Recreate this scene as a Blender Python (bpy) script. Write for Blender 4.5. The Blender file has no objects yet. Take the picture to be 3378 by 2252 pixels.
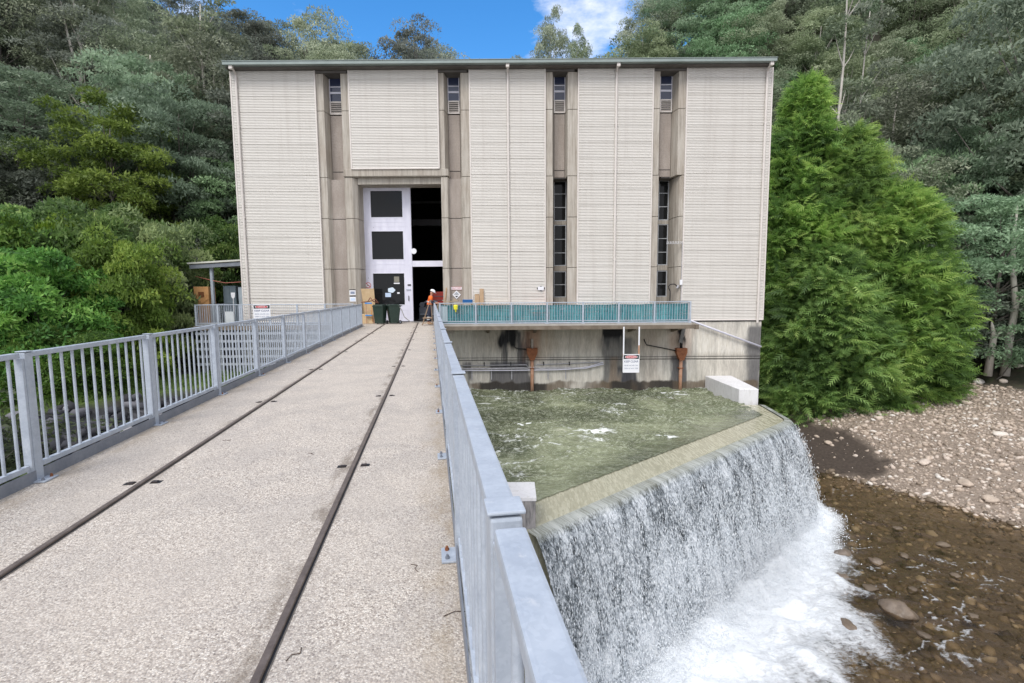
import bpy, bmesh, math, random
import numpy as np
from mathutils import Vector, Matrix

sc = bpy.context.scene
C = sc.collection
R = math.radians
random.seed(7)

# ------------------------------------------------------------------ camera
cam_d = bpy.data.cameras.new('camera')
cam = bpy.data.objects.new('camera', cam_d)
C.objects.link(cam)
cam_d.sensor_width = 36.0
cam_d.lens = 17.617
cam_d.clip_start = 0.05
cam_d.clip_end = 1500
P_, RL = R(5.5), R(0.40)
fw = Vector((0, math.cos(P_), -math.sin(P_)))
dn = Vector((0, -math.sin(P_), -math.cos(P_)))
xr = Vector((1, 0, 0))
rt = xr * math.cos(RL) + dn * math.sin(RL)
dd = dn * math.cos(RL) - xr * math.sin(RL)
M = Matrix((rt, -dd, -fw)).transposed().to_4x4()
M.translation = Vector((0, 0, 1.6))
cam.matrix_world = M
sc.camera = cam

# ------------------------------------------------------------------ world and light
SUN_EL, SUN_AZ = R(52), R(205)          # azimuth clockwise from +Y: behind the camera, a little to the west
sc.view_settings.view_transform = 'Standard'
sc.view_settings.look = 'None'
sc.view_settings.gamma = 1
sc.view_settings.exposure = 0.75
w = bpy.data.worlds.new("World")
sc.world = w
w.use_nodes = True
nt = w.node_tree
nt.nodes.clear()
N = nt.nodes.new
L = nt.links.new
out = N('ShaderNodeOutputWorld')
sky = N('ShaderNodeTexSky')
sky.sky_type = 'NISHITA'
sky.sun_disc = False
sky.sun_elevation = SUN_EL
sky.sun_rotation = SUN_AZ
sky.ozone_density = 3.0
sky.air_density = 1.0
sky.dust_density = 0.3
bg = N('ShaderNodeBackground')
bg.inputs['Strength'].default_value = 0.15
cl = N('ShaderNodeBackground')
cl.inputs['Color'].default_value = (0.93, 0.94, 1.0, 1)
cl.inputs['Strength'].default_value = 0.80
mix = N('ShaderNodeMixShader')
tc = N('ShaderNodeTexCoord')
mp = N('ShaderNodeMapping')
mp.inputs['Scale'].default_value = (1.0, 1.0, 2.2)
mp.inputs['Location'].default_value = (0.0, 0.0, 0.0)
nz = N('ShaderNodeTexNoise')
nz.inputs['Scale'].default_value = 5.5
nz.inputs['Detail'].default_value = 9
nz.inputs['Roughness'].default_value = 0.6
L(tc.outputs['Generated'], mp.inputs['Vector'])
L(mp.outputs['Vector'], nz.inputs['Vector'])
# unseen cumulus added away from the clear north patch to whiten the ambient
dot = N('ShaderNodeVectorMath')
dot.operation = 'DOT_PRODUCT'
nv = Vector((-0.05, 0.86, 0.50)).normalized()
dot.inputs[1].default_value = nv
L(tc.outputs['Generated'], dot.inputs[0])
mr = N('ShaderNodeMapRange')
mr.inputs['From Min'].default_value = 0.97
mr.inputs['From Max'].default_value = 0.55
mr.inputs['To Min'].default_value = -0.20
mr.inputs['To Max'].default_value = 0.22
L(dot.outputs['Value'], mr.inputs['Value'])
# one cumulus just east of north
dot2 = N('ShaderNodeVectorMath')
dot2.operation = 'DOT_PRODUCT'
dot2.inputs[1].default_value = Vector((0.128, 1.0, 0.525)).normalized()
L(tc.outputs['Generated'], dot2.inputs[0])
mr2 = N('ShaderNodeMapRange')
mr2.inputs['From Min'].default_value = 0.990
mr2.inputs['From Max'].default_value = 0.9998
mr2.inputs['To Min'].default_value = 0.0
mr2.inputs['To Max'].default_value = 0.22
L(dot2.outputs['Value'], mr2.inputs['Value'])
ad = N('ShaderNodeMath')
ad.operation = 'ADD'
L(nz.outputs['Fac'], ad.inputs[0])
L(mr.outputs['Result'], ad.inputs[1])
ad2 = N('ShaderNodeMath')
ad2.operation = 'ADD'
L(ad.outputs[0], ad2.inputs[0])
L(mr2.outputs['Result'], ad2.inputs[1])
cr = N('ShaderNodeMapRange')
cr.inputs['From Min'].default_value = 0.42
cr.inputs['From Max'].default_value = 0.66
cr.clamp = True
L(ad2.outputs[0], cr.inputs['Value'])
hsv = N('ShaderNodeHueSaturation')
hsv.inputs['Saturation'].default_value = 1.32
L(sky.outputs['Color'], hsv.inputs['Color'])
L(hsv.outputs['Color'], bg.inputs['Color'])
L(cr.outputs['Result'], mix.inputs['Fac'])
L(bg.outputs[0], mix.inputs[1])
L(cl.outputs[0], mix.inputs[2])
L(mix.outputs[0], out.inputs['Surface'])

sd = bpy.data.lights.new('sun', 'SUN')
sd.energy = 1.5
sd.angle = R(24)
sd.color = (1.0, 0.955, 0.90)
so = bpy.data.objects.new('sun', sd)
C.objects.link(so)
sv = Vector((math.sin(SUN_AZ) * math.cos(SUN_EL), math.cos(SUN_AZ) * math.cos(SUN_EL), math.sin(SUN_EL)))
so.rotation_euler = (-sv).to_track_quat('-Z', 'Y').to_euler()
so.location = (-20, -20, 60)

# ------------------------------------------------------------------ numpy noise
def _h(ix, iy, s):
    n = (ix.astype(np.int64) * 374761393 + iy.astype(np.int64) * 668265263 + s * 1442695041) & 0xffffffff
    n = ((n ^ (n >> 13)) * 1274126177) & 0xffffffff
    n = n ^ (n >> 16)
    return (n & 0xffffff) / float(0xffffff)
def vn(x, y, s=0):
    x = np.asarray(x, float); y = np.asarray(y, float)
    x, y = np.broadcast_arrays(x, y)
    x0 = np.floor(x); y0 = np.floor(y)
    fx = x - x0; fy = y - y0
    fx = fx * fx * (3 - 2 * fx); fy = fy * fy * (3 - 2 * fy)
    a = _h(x0, y0, s); b = _h(x0 + 1, y0, s); c = _h(x0, y0 + 1, s); d = _h(x0 + 1, y0 + 1, s)
    return (a * (1 - fx) + b * fx) * (1 - fy) + (c * (1 - fx) + d * fx) * fy
def fbm(x, y, s=0, o=4):
    x = np.asarray(x, float); y = np.asarray(y, float)
    r = 0; a = 0.5; t = 0
    for i in range(o):
        r = r + a * vn(x * 2 ** i + 17.3 * i, y * 2 ** i - 9.1 * i, s + i)
        t += a; a *= 0.5
    return r / t
def sst(a, b, v):
    t = np.clip((v - a) / (b - a), 0, 1)
    return t * t * (3 - 2 * t)

# ------------------------------------------------------------------ mesh helpers
def link(name, me, mat=None, parent=None, smooth=False):
    o = bpy.data.objects.new(name, me)
    C.objects.link(o)
    if mat is not None:
        for m in (mat if isinstance(mat, (list, tuple)) else [mat]):
            me.materials.append(m)
    if parent is not None:
        o.parent = parent
    if smooth:
        me.polygons.foreach_set('use_smooth', np.ones(len(me.polygons), bool))
    return o
def np_mesh(name, V, F, attrs=None, cols=None):
    """V (n,3), F (m,k) all faces with k corners"""
    me = bpy.data.meshes.new(name)
    V = np.asarray(V, np.float32); F = np.asarray(F, np.int32)
    k = F.shape[1]
    me.vertices.add(len(V)); me.vertices.foreach_set('co', V.ravel())
    me.loops.add(F.size); me.loops.foreach_set('vertex_index', F.ravel())
    me.polygons.add(len(F)); me.polygons.foreach_set('loop_start', np.arange(0, F.size, k, dtype=np.int32))
    try:
        me.polygons.foreach_set('loop_total', np.full(len(F), k, np.int32))
    except Exception:
        pass
    me.update(calc_edges=True)
    for n, a in (attrs or {}).items():
        at = me.attributes.new(n, 'FLOAT', 'POINT'); at.data.foreach_set('value', np.asarray(a, np.float32).ravel())
    for n, a in (cols or {}).items():
        at = me.attributes.new(n, 'FLOAT_COLOR', 'POINT')
        q = np.ones((len(V), 4), np.float32); q[:, :3] = a
        at.data.foreach_set('color', q.ravel())
    return me
def grid_faces(nx, ny):
    i = np.arange(nx * ny).reshape(ny, nx)
    return np.stack([i[:-1, :-1], i[:-1, 1:], i[1:, 1:], i[1:, :-1]], -1).reshape(-1, 4)

class MB:
    def __init__(s):
        s.v = []; s.f = []; s.mi = []; s.cur = 0
    def _add(s, vs, fs):
        b = len(s.v); s.v += [tuple(v) for v in vs]
        for f in fs:
            s.f.append(tuple(b + i for i in f)); s.mi.append(s.cur)
        return s
    def box(s, x0, x1, y0, y1, z0, z1, bev=0.0):
        return s.boxm(Matrix.Translation(((x0 + x1) / 2, (y0 + y1) / 2, (z0 + z1) / 2)), abs(x1 - x0), abs(y1 - y0), abs(z1 - z0), bev)
    def boxm(s, m, sx, sy, sz, bev=0.0):
        hx, hy, hz = sx / 2, sy / 2, sz / 2
        if bev <= 0 or bev * 2.2 > min(sx, sy, sz):
            vs = [m @ Vector((x, y, z)) for z in (-hz, hz) for y in (-hy, hy) for x in (-hx, hx)]
            return s._add(vs, [(0, 2, 3, 1), (4, 5, 7, 6), (0, 1, 5, 4), (2, 6, 7, 3), (0, 4, 6, 2), (1, 3, 7, 5)])
        bm = bmesh.new(); bmesh.ops.create_cube(bm, size=1)
        for v in bm.verts: v.co = Vector((v.co.x * sx, v.co.y * sy, v.co.z * sz))
        bmesh.ops.bevel(bm, geom=bm.edges[:], offset=bev, segments=2, profile=0.6, affect='EDGES')
        bm.verts.index_update()
        s._add([m @ v.co for v in bm.verts], [[v.index for v in f.verts] for f in bm.faces])
        bm.free(); return s
    def bar(s, a, b, wx, wz, up=(0, 0, 1), bev=0.0):
        a = Vector(a); b = Vector(b); d = (b - a); l = d.length; d.normalize()
        up = Vector(up)
        if abs(d.dot(up)) > 0.99: up = Vector((0, 1, 0))
        x = d.cross(up).normalized(); z = x.cross(d)
        m = Matrix((x, d, z)).transposed().to_4x4(); m.translation = (a + b) / 2
        return s.boxm(m, wx, l, wz, bev)
    def tube(s, pts, rad, n=8, caps=True):
        pts = [Vector(p) for p in pts]
        if not hasattr(rad, '__len__'): rad = [rad] * len(pts)
        vs = []; fs = []; prev = None
        for i, p in enumerate(pts):
            d = (pts[min(i + 1, len(pts) - 1)] - pts[max(i - 1, 0)]).normalized()
            if prev is None:
                u = d.cross(Vector((0, 0, 1)))
                if u.length < 0.05: u = d.cross(Vector((0, 1, 0)))
            else:
                u = prev - d * prev.dot(d)
            u.normalize(); prev = u; v = d.cross(u)
            for k in range(n):
                a = 2 * math.pi * k / n
                vs.append(p + (u * math.cos(a) + v * math.sin(a)) * rad[i])
        for i in range(len(pts) - 1):
            for k in range(n):
                fs.append((i * n + k, i * n + (k + 1) % n, (i + 1) * n + (k + 1) % n, (i + 1) * n + k))
        if caps:
            fs.append(tuple(range(n - 1, -1, -1))); fs.append(tuple(range((len(pts) - 1) * n, len(pts) * n)))
        return s._add(vs, fs)
    def prism(s, poly, z0, z1):
        n = len(poly)
        vs = [(p[0], p[1], z0) for p in poly] + [(p[0], p[1], z1) for p in poly]
        fs = [tuple(range(n - 1, -1, -1)), tuple(range(n, 2 * n))] + [(i, (i + 1) % n, n + (i + 1) % n, n + i) for i in range(n)]
        return s._add(vs, fs)
    def prism_y(s, poly, y0, y1):          # poly in (x,z)
        n = len(poly)
        vs = [(p[0], y0, p[1]) for p in poly] + [(p[0], y1, p[1]) for p in poly]
        fs = [tuple(range(n)), tuple(range(2 * n - 1, n - 1, -1))] + [(i, n + i, n + (i + 1) % n, (i + 1) % n) for i in range(n)]
        return s._add(vs, fs)
    def prism_x(s, poly, x0, x1):          # poly in (y,z)
        n = len(poly)
        vs = [(x0, p[0], p[1]) for p in poly] + [(x1, p[0], p[1]) for p in poly]
        fs = [tuple(range(n - 1, -1, -1)), tuple(range(n, 2 * n))] + [(i, (i + 1) % n, n + (i + 1) % n, n + i) for i in range(n)]
        return s._add(vs, fs)
    def build(s, name, mat=None, parent=None, smooth=False, bevel=0.0):
        me = bpy.data.meshes.new(name)
        me.from_pydata(s.v, [], s.f); me.update()
        o = link(name, me, mat, parent, smooth)
        if s.cur or any(s.mi):
            me.polygons.foreach_set('material_index', np.array(s.mi, np.int32))
        if bevel:
            b = o.modifiers.new('bevel', 'BEVEL'); b.width = bevel; b.segments = 2; b.limit_method = 'ANGLE'
        return o

def tag(o, label, cat, group=None, kind=None):
    o['label'] = label; o['category'] = cat
    if group: o['group'] = group
    if kind: o['kind'] = kind
    return o
def thing(name, label, cat, loc=(0, 0, 0), rz=0.0, group=None):
    o = bpy.data.objects.new(name, None); C.objects.link(o)
    o.empty_display_size = 0.2
    o.location = loc; o.rotation_euler = (0, 0, rz)
    return tag(o, label, cat, group)
def struct(o, label=None):
    o['kind'] = 'structure'
    if label: o['label'] = label
    return o
def copy_tree(o, parent=None):
    c = o.copy(); C.objects.link(c); c.parent = parent
    for ch in list(o.children): copy_tree(ch, c)
    return c
def text_mesh(body, size, name, mat, parent, loc, rot=(R(90), 0, 0), align='CENTER', ext=0.002, sx=1.0):
    cu = bpy.data.curves.new(name, 'FONT'); cu.body = body; cu.size = size; cu.extrude = ext
    cu.align_x = align; cu.align_y = 'CENTER'
    t = bpy.data.objects.new(name + '_tmp', cu); C.objects.link(t)
    dg = bpy.context.evaluated_depsgraph_get(); dg.update()
    me = bpy.data.meshes.new_from_object(t.evaluated_get(dg))
    bpy.data.objects.remove(t)
    me.materials.clear()
    o = link(name, me, mat, parent); o.location = loc; o.rotation_euler = rot; o.scale = (sx, 1, 1)
    return o

# ------------------------------------------------------------------ material helpers
def mat(name, col=(.5, .5, .5), rough=.6, metal=0.0, spec=None):
    m = bpy.data.materials.new(name); m.use_nodes = True
    b = m.node_tree.nodes['Principled BSDF']
    b.inputs['Base Color'].default_value = (*col, 1)
    b.inputs['Roughness'].default_value = rough
    b.inputs['Metallic'].default_value = metal
    if spec is not None: b.inputs['Specular IOR Level'].default_value = spec
    m.diffuse_color = (*col, 1)
    return m
class NG:
    """small wrapper for building node graphs"""
    def __init__(s, m):
        s.m = m; s.t = m.node_tree; s.b = s.t.nodes.get('Principled BSDF'); s.out = s.t.nodes.get('Material Output')
    def n(s, t, **kw):
        x = s.t.nodes.new(t)
        for k, v in kw.items():
            if k in x.inputs: x.inputs[k].default_value = v
            else: setattr(x, k, v)
        return x
    def l(s, a, b): s.t.links.new(a, b)
    def coords(s, scale=(1, 1, 1), kind='Object'):
        tc = s.n('ShaderNodeTexCoord'); mp = s.n('ShaderNodeMapping'); mp.inputs['Scale'].default_value = scale
        s.l(tc.outputs[kind], mp.inputs['Vector']); return mp.outputs['Vector']
    def pos(s, scale=(1, 1, 1)):
        g = s.n('ShaderNodeNewGeometry'); mp = s.n('ShaderNodeMapping'); mp.inputs['Scale'].default_value = scale
        s.l(g.outputs['Position'], mp.inputs['Vector']); return mp.outputs['Vector']
    def noise(s, vec, scale, detail=5, rough=.55, dist=0.0):
        x = s.n('ShaderNodeTexNoise'); x.inputs['Scale'].default_value = scale; x.inputs['Detail'].default_value = detail
        x.inputs['Roughness'].default_value = rough; x.inputs['Distortion'].default_value = dist
        s.l(vec, x.inputs['Vector']); return x.outputs['Fac']
    def vor(s, vec, scale, out='Distance', feature='F1', rnd=1.0):
        x = s.n('ShaderNodeTexVoronoi'); x.feature = feature; x.inputs['Scale'].default_value = scale
        x.inputs['Randomness'].default_value = rnd
        s.l(vec, x.inputs['Vector']); return x.outputs[out]
    def ramp(s, fac, stops, interp='LINEAR'):
        x = s.n('ShaderNodeValToRGB'); e = x.color_ramp.elements; x.color_ramp.interpolation = interp
        while len(e) > 1: e.remove(e[-1])
        for i, (p, c) in enumerate(stops):
            el = e[0] if i == 0 else e.new(p)
            el.position = p; el.color = (*c, 1) if hasattr(c, '__len__') else (c, c, c, 1)
        s.l(fac, x.inputs['Fac']); return x.outputs['Color']
    def mixc(s, fac, a, b, mode='MIX'):
        x = s.n('ShaderNodeMix'); x.data_type = 'RGBA'; x.blend_type = mode
        for sock, v in ((x.inputs[0], fac), (x.inputs[6], a), (x.inputs[7], b)):
            if hasattr(v, 'links') or hasattr(v, 'is_linked'): s.l(v, sock)
            elif hasattr(v, '__len__'): sock.default_value = (*v, 1)
            else: sock.default_value = v
        return x.outputs[2]
    def math(s, op, a, b=None, clamp=False):
        x = s.n('ShaderNodeMath'); x.operation = op; x.use_clamp = clamp
        for i, v in enumerate((a, b)):
            if v is None: continue
            if hasattr(v, 'is_linked'): s.l(v, x.inputs[i])
            else: x.inputs[i].default_value = v
        return x.outputs[0]
    def attr(s, name, out='Fac'):
        x = s.n('ShaderNodeAttribute'); x.attribute_name = name; return x.outputs[out]
    def bump(s, h, strength=.3, dist=.01, normal=None):
        x = s.n('ShaderNodeBump'); x.inputs['Strength'].default_value = strength; x.inputs['Distance'].default_value = dist
        s.l(h, x.inputs['Height'])
        if normal is not None: s.l(normal, x.inputs['Normal'])
        return x.outputs['Normal']
    def base(s, c): s.l(c, s.b.inputs['Base Color'])
    def rough(s, c): s.l(c, s.b.inputs['Roughness'])
    def normal(s, c): s.l(c, s.b.inputs['Normal'])

def mottled(name, c1, c2, scale=3.0, rough=.7, metal=0.0, bump=.15, bdist=.004, fine=40.0, spec=None):
    m = mat(name, c1, rough, metal, spec); g = NG(m); v = g.coords()
    a = g.noise(v, scale, 6, .6); b = g.noise(v, fine, 3, .6)
    f = g.math('ADD', g.math('MULTIPLY', a, .75), g.math('MULTIPLY', b, .25))
    g.base(g.ramp(f, [(.32, c1), (.68, c2)]))
    if bump: g.normal(g.bump(b, bump, bdist))
    return m

GALV = mat('galvanised steel', (.42, .46, .52), .5, .12); g = NG(GALV); v = g.pos()
a_ = g.noise(v, 9, 5, .65); b_ = g.vor(v, 110, 'Color')
sp_ = g.n('ShaderNodeSeparateColor'); g.l(b_, sp_.inputs[0])
c_ = g.mixc(.30, g.ramp(a_, [(.3, (.35, .395, .465)), (.55, (.42, .47, .54)), (.75, (.48, .53, .60))]), g.ramp(sp_.outputs[0], [(0, .35), (1, .65)]), 'SOFT_LIGHT')
c_ = g.mixc(g.ramp(g.noise(g.pos((9, 9, 1.5)), 3, 6, .7), [(.60, 0.0), (.72, .45)]), c_, (.64, .65, .66))
g.base(c_); g.rough(g.ramp(g.noise(v, 14, 4), [(.3, .38), (.7, .6)])); g.normal(g.bump(g.noise(v, 60, 4), .12, .002))
GALVD = mottled('aged galvanised plate', (.17, .19, .23), (.25, .27, .31), 5, .6, .2)
RUST = mottled('rusted steel', (.17, .055, .025), (.30, .12, .05), 7, .85, 0, .5, .01)
RUSTPIPE = mottled('rust stained pipe', (.42, .20, .11), (.50, .33, .24), 3, .7, 0, .3, .006)
DARKSTEEL = mottled('dark rail steel', (.035, .028, .026), (.085, .065, .06), 6, .45, .6, .25, .003)
SHINY = mottled('worn rail head', (.11, .085, .07), (.21, .17, .145), 9, .45, .3, .12, .002)
WHITEP = mottled('white painted steel', (.62, .62, .72), (.76, .76, .84), 2, .45, 0, .05)
CREAM = mottled('cream trim', (.62, .575, .54), (.70, .655, .62), 2, .5)
BLACK = mat('black', (.012, .012, .014), .6)
BLACKRUB = mat('black rubber', (.02, .02, .02), .7)
WOOD = mottled('raw timber', (.36, .24, .14), (.52, .37, .24), 4, .75)
PLY = mottled('plywood', (.50, .36, .20), (.62, .47, .29), 5, .7)
NAVY = mat('navy cloth', (.02, .025, .05), .85)
SKIN = mat('skin', (.45, .24, .17), .55)
SIGNW = mat('sign white', (.78, .79, .83), .45)
SIGNRED = mat('sign red', (.55, .03, .03), .45)
SIGNBLUE = mat('sign dark blue', (.03, .05, .16), .5)
GREYTXT = mat('sign faded grey', (.22, .26, .36), .5)
ORANGE = mat('hi vis orange', (.9, .16, .02), .7)
SILVER = mat('reflective tape', (.62, .66, .68), .35, .3)
YEL = mat('bright yellow plastic', (.85, .80, .05), .5)
BLUEP = mat('blue plastic', (.02, .14, .42), .45)

# ------------------------------------------------------------------ terrain
# profile of the valley rim: x/y against height/y of the highest leaves
SKX = [-.80, -.60, -.48, -.455, -.425, -.39, -.355, -.33, -.30, -.265, -.245, -.215, -.18, -.15, -.115, -.09, -.03, 0, .035, .075, .11, .135, .17, .20, .24, .28, .31, .6]
SKZ = [.80, .70, .62, .585, .555, .51, .522, .490, .486, .47, .442, .47, .492, .490, .462, .438, .430, .450, .49, .525, .495, .51, .47, .50, .535, .57, .62, .85]
def H(x, y):
    x = np.asarray(x, float); y = np.asarray(y, float)
    wob = (fbm(x * .22, y * .22, 3, 3) - .5) * 2.2
    s = .853 * x + .523 * y - 27.7 + wob * .7
    z = np.where(s < 8, -8 + .2 * s, -6.4 + .06 * (s - 8))
    z = np.where(s < 0, -8 + .7 * s, z)
    z = np.maximum(z, -8.42 - .12 * fbm(x * .5, y * .5, 5, 3))
    h = np.maximum(0, s - 23)
    z = z + .66 * h + .25 * np.maximum(0, s - 60)
    q = -.872 * x + .489 * y - 23.7 + wob * .4
    zl = -8.5 + np.clip((q + 5) / 5.0, 0, 1) * 5.9
    zl = zl + np.maximum(0, q - 8) * .52
    z = np.maximum(z, zl)
    z = np.maximum(z, -8.9 + 7.1 * np.exp(-((x + 17) ** 2 + (y - 8.5) ** 2) / 42.))
    zb = -2.6 + .0 * x + .62 * np.maximum(0, y - 56)
    zb = np.where(y > 47, zb, -99)
    z = np.maximum(z, zb)
    yy = np.maximum(y, 1)
    capz = np.interp(x / yy, SKX, SKZ) * yy * .74
    z = np.where(y > 60, np.minimum(z, capz), z)
    sk = np.interp(x / yy, SKX, SKZ) * yy - 17.0
    rx = x / yy
    z = np.where(y > 50, np.maximum(z, -3 + (sk + 3) * sst(54, 84, y) * sst(.19, .27, rx) * sst(.95, .60, rx)), z)
    z = np.where(y > 96, np.minimum(z, np.interp(rx, SKX, SKZ) * yy - 13 - .3 * (yy - 96)), z)
    z = z + (fbm(x * .3, y * .3, 9, 4) - .5) * .5 * np.where(x > 0, sst(1.5, 7, s), np.clip((np.abs(x) - 10) / 10, 0.0, 1))
    # river continues downstream (behind the camera) at bed level
    return z

gx = np.concatenate([np.arange(-150, -40, 3.0), np.arange(-40, 45, .5), np.arange(45, 160, 3.0)])
gy = np.concatenate([np.arange(-60, -4, 3.0), np.arange(-4, 48, .5), np.arange(48, 190, 3.0)])
X, Y = np.meshgrid(gx, gy)
Z = H(X, Y)
V = np.stack([X, Y, Z], -1).reshape(-1, 3)
GROUND = mat('ground', (.1, .09, .07), .95); g = NG(GROUND)
v = g.pos(); n1 = g.noise(v, .8, 6, .65); n2 = g.noise(v, 7, 5, .65)
forest = g.ramp(n1, [(.35, (.018, .024, .012)), (.55, (.045, .038, .026)), (.7, (.05, .065, .028))])
grav = g.ramp(n2, [(.3, (.15, .118, .092)), (.6, (.29, .235, .19)), (.8, (.42, .355, .30))])
mud = g.ramp(n2, [(.3, (.035, .026, .02)), (.7, (.075, .056, .043))])
grass = g.ramp(n2, [(.3, (.06, .10, .02)), (.7, (.13, .19, .045))])
rubble = g.ramp(g.vor(v, 2.6, 'Color'), [(.2, (.02, .022, .028)), (.6, (.06, .062, .07)), (.9, (.12, .12, .13))])
c = g.mixc(g.attr('gravel'), forest, grav); c = g.mixc(g.attr('mud'), c, mud); c = g.mixc(g.attr('grass'), c, grass)
c = g.mixc(g.attr('rubble'), c, rubble)
g.base(c); g.normal(g.bump(n2, .8, .06))
wob = (fbm(X * .22, Y * .22, 3, 3) - .5) * 2.2
S = .853 * X + .523 * Y - 27.7 + wob * .7
Q = -.872 * X + .489 * Y - 23.7
gr = sst(-12, -3, S) * (1 - sst(20, 23, S)) * (X > 13)
nm = (fbm(X * .6, Y * .6, 31, 3) - .5) * 2
d_mud = np.hypot((X - 17.6) / 3.0, (Y - 29.0) / 4.6) + nm * .45
md = (1 - sst(.85, 1.1, d_mud)) * (X > 10)
gr = np.maximum(gr, (X > 2) * (Y > 0) * (S < 0) * .8)
md = np.maximum(md, (X > 10) * (1 - sst(-.8, .0, S)) * .45)
gs = sst(0, .3, Q) * (1 - sst(2.5, 5, Q)) * (Y > 12) * (Y < 34)
rb = sst(-6, -4.5, Q) * (1 - sst(-.1, .1, Q)) * (Y > 0) * (Y < 32) * (X < -6)
me = np_mesh('ground', V, grid_faces(len(gx), len(gy)), {'gravel': gr, 'mud': md, 'grass': gs, 'rubble': rb})
struct(link('ground', me, GROUND, smooth=True))

# ---- stones: icosphere template
def ico(sub):
    bm = bmesh.new(); bmesh.ops.create_icosphere(bm, subdivisions=sub, radius=1)
    bm.verts.index_update()
    v = np.array([q.co[:] for q in bm.verts]); f = np.array([[a.index for a in q.verts] for q in bm.faces]); bm.free()
    return v, f
ICO1, ICO2, ICO3 = ico(1), ico(2), ico(3)
def rot_mats(rng, n, tilt=1.0):
    a = rng.uniform(0, 2 * np.pi, n); b = rng.normal(0, .35 * tilt, n); c = rng.normal(0, .35 * tilt, n)
    ca, sa, cb, sb, cc, s_c = np.cos(a), np.sin(a), np.cos(b), np.sin(b), np.cos(c), np.sin(c)
    Rz = np.zeros((n, 3, 3)); Rz[:, 0, 0] = ca; Rz[:, 0, 1] = -sa; Rz[:, 1, 0] = sa; Rz[:, 1, 1] = ca; Rz[:, 2, 2] = 1
    Rx = np.zeros((n, 3, 3)); Rx[:, 0, 0] = 1; Rx[:, 1, 1] = cb; Rx[:, 1, 2] = -sb; Rx[:, 2, 1] = sb; Rx[:, 2, 2] = cb
    Ry = np.zeros((n, 3, 3)); Ry[:, 1, 1] = 1; Ry[:, 0, 0] = cc; Ry[:, 0, 2] = s_c; Ry[:, 2, 0] = -s_c; Ry[:, 2, 2] = cc
    return Rz @ Rx @ Ry
def stones(rng, P, size, tpl, flat=(.45, .75), jag=.16):
    n = len(P); tv, tf = tpl
    sc_ = np.stack([rng.uniform(.8, 1.3, n), rng.uniform(.6, 1.0, n), rng.uniform(*flat, n)], -1) * size[:, None]
    v = tv[None] * (1 + rng.normal(0, jag, (n, len(tv), 1)))
    v = v * sc_[:, None, :]
    v = np.einsum('nij,nkj->nki', rot_mats(rng, n), v) + P[:, None, :]
    f = tf[None] + (np.arange(n) * len(tv))[:, None, None]
    return v.reshape(-1, 3), f.reshape(-1, 3), np.repeat(rng.uniform(0, 1, n), len(tv))
rng = np.random.default_rng(11)
STONE = mat('river stone', (.3, .27, .23), .8); g = NG(STONE); v = g.pos()
t_ = g.attr('tone'); nn = g.noise(v, 14, 5, .65)
c = g.ramp(t_, [(0, (.22, .175, .135)), (.3, (.40, .325, .26)), (.6, (.52, .43, .35)), (.85, (.58, .51, .44)), (1, (.68, .65, .61))])
c = g.mixc(.35, c, g.ramp(nn, [(.3, .12), (.7, .6)]), 'OVERLAY')
g.base(c); g.normal(g.bump(nn, .4, .02))
BEDST = mat('river bed stone', (.12, .08, .05), .6); g = NG(BEDST); t_ = g.attr('tone')
g.base(g.ramp(t_, [(0, (.07, .052, .036)), (.5, (.17, .13, .09)), (.88, (.30, .24, .175)), (1, (.48, .42, .33))]))

def field(n, smin, smax, x0, x1, y0, y1, lo, hi, rng, sink=.25):
    x = rng.uniform(x0, x1, n * 4); y = rng.uniform(y0, y1, n * 4)
    s = .853 * x + .523 * y - 27.7 + (fbm(x * .22, y * .22, 3, 3) - .5) * 1.54
    ok = (s > smin) & (s < smax) & (x / np.maximum(y, 1) < 1.25)
    x, y = x[ok][:n], y[ok][:n]
    sz = lo + (hi - lo) * rng.power(.45, len(x)) ** 2.2
    z = H(x, y) + sz * sink
    return np.stack([x, y, z], -1), sz
P1, s1 = field(26000, -.6, 22, 14, 45, 12, 45, .03, .18, rng, .10)
dm = np.hypot((P1[:, 0] - 17.6) / 3.0, (P1[:, 1] - 29.0) / 4.6) + (fbm(P1[:, 0] * .6, P1[:, 1] * .6, 31, 3) - .5) * .9
keep = (dm > .95) | (rng.uniform(0, 1, len(P1)) < .05)
V_, F_, T_ = stones(rng, P1[keep], s1[keep], ICO1)
o = link('gravel', np_mesh('gravel', V_, F_, {'tone': T_}), STONE)
tag(o, 'pale tan cobbles and gravel of the dry river bank', 'gravel', kind='stuff')
P2, s2 = field(6500, -26, .4, 3, 30, 3, 32, .05, .27, rng, -.1)
V_, F_, T_ = stones(rng, P2, s2, ICO1)
o = link('river_bed_stones', np_mesh('river_bed_stones', V_, F_, {'tone': T_}), BEDST)
tag(o, 'brown submerged stones on the bed of the shallow river', 'stones', kind='stuff')
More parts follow.
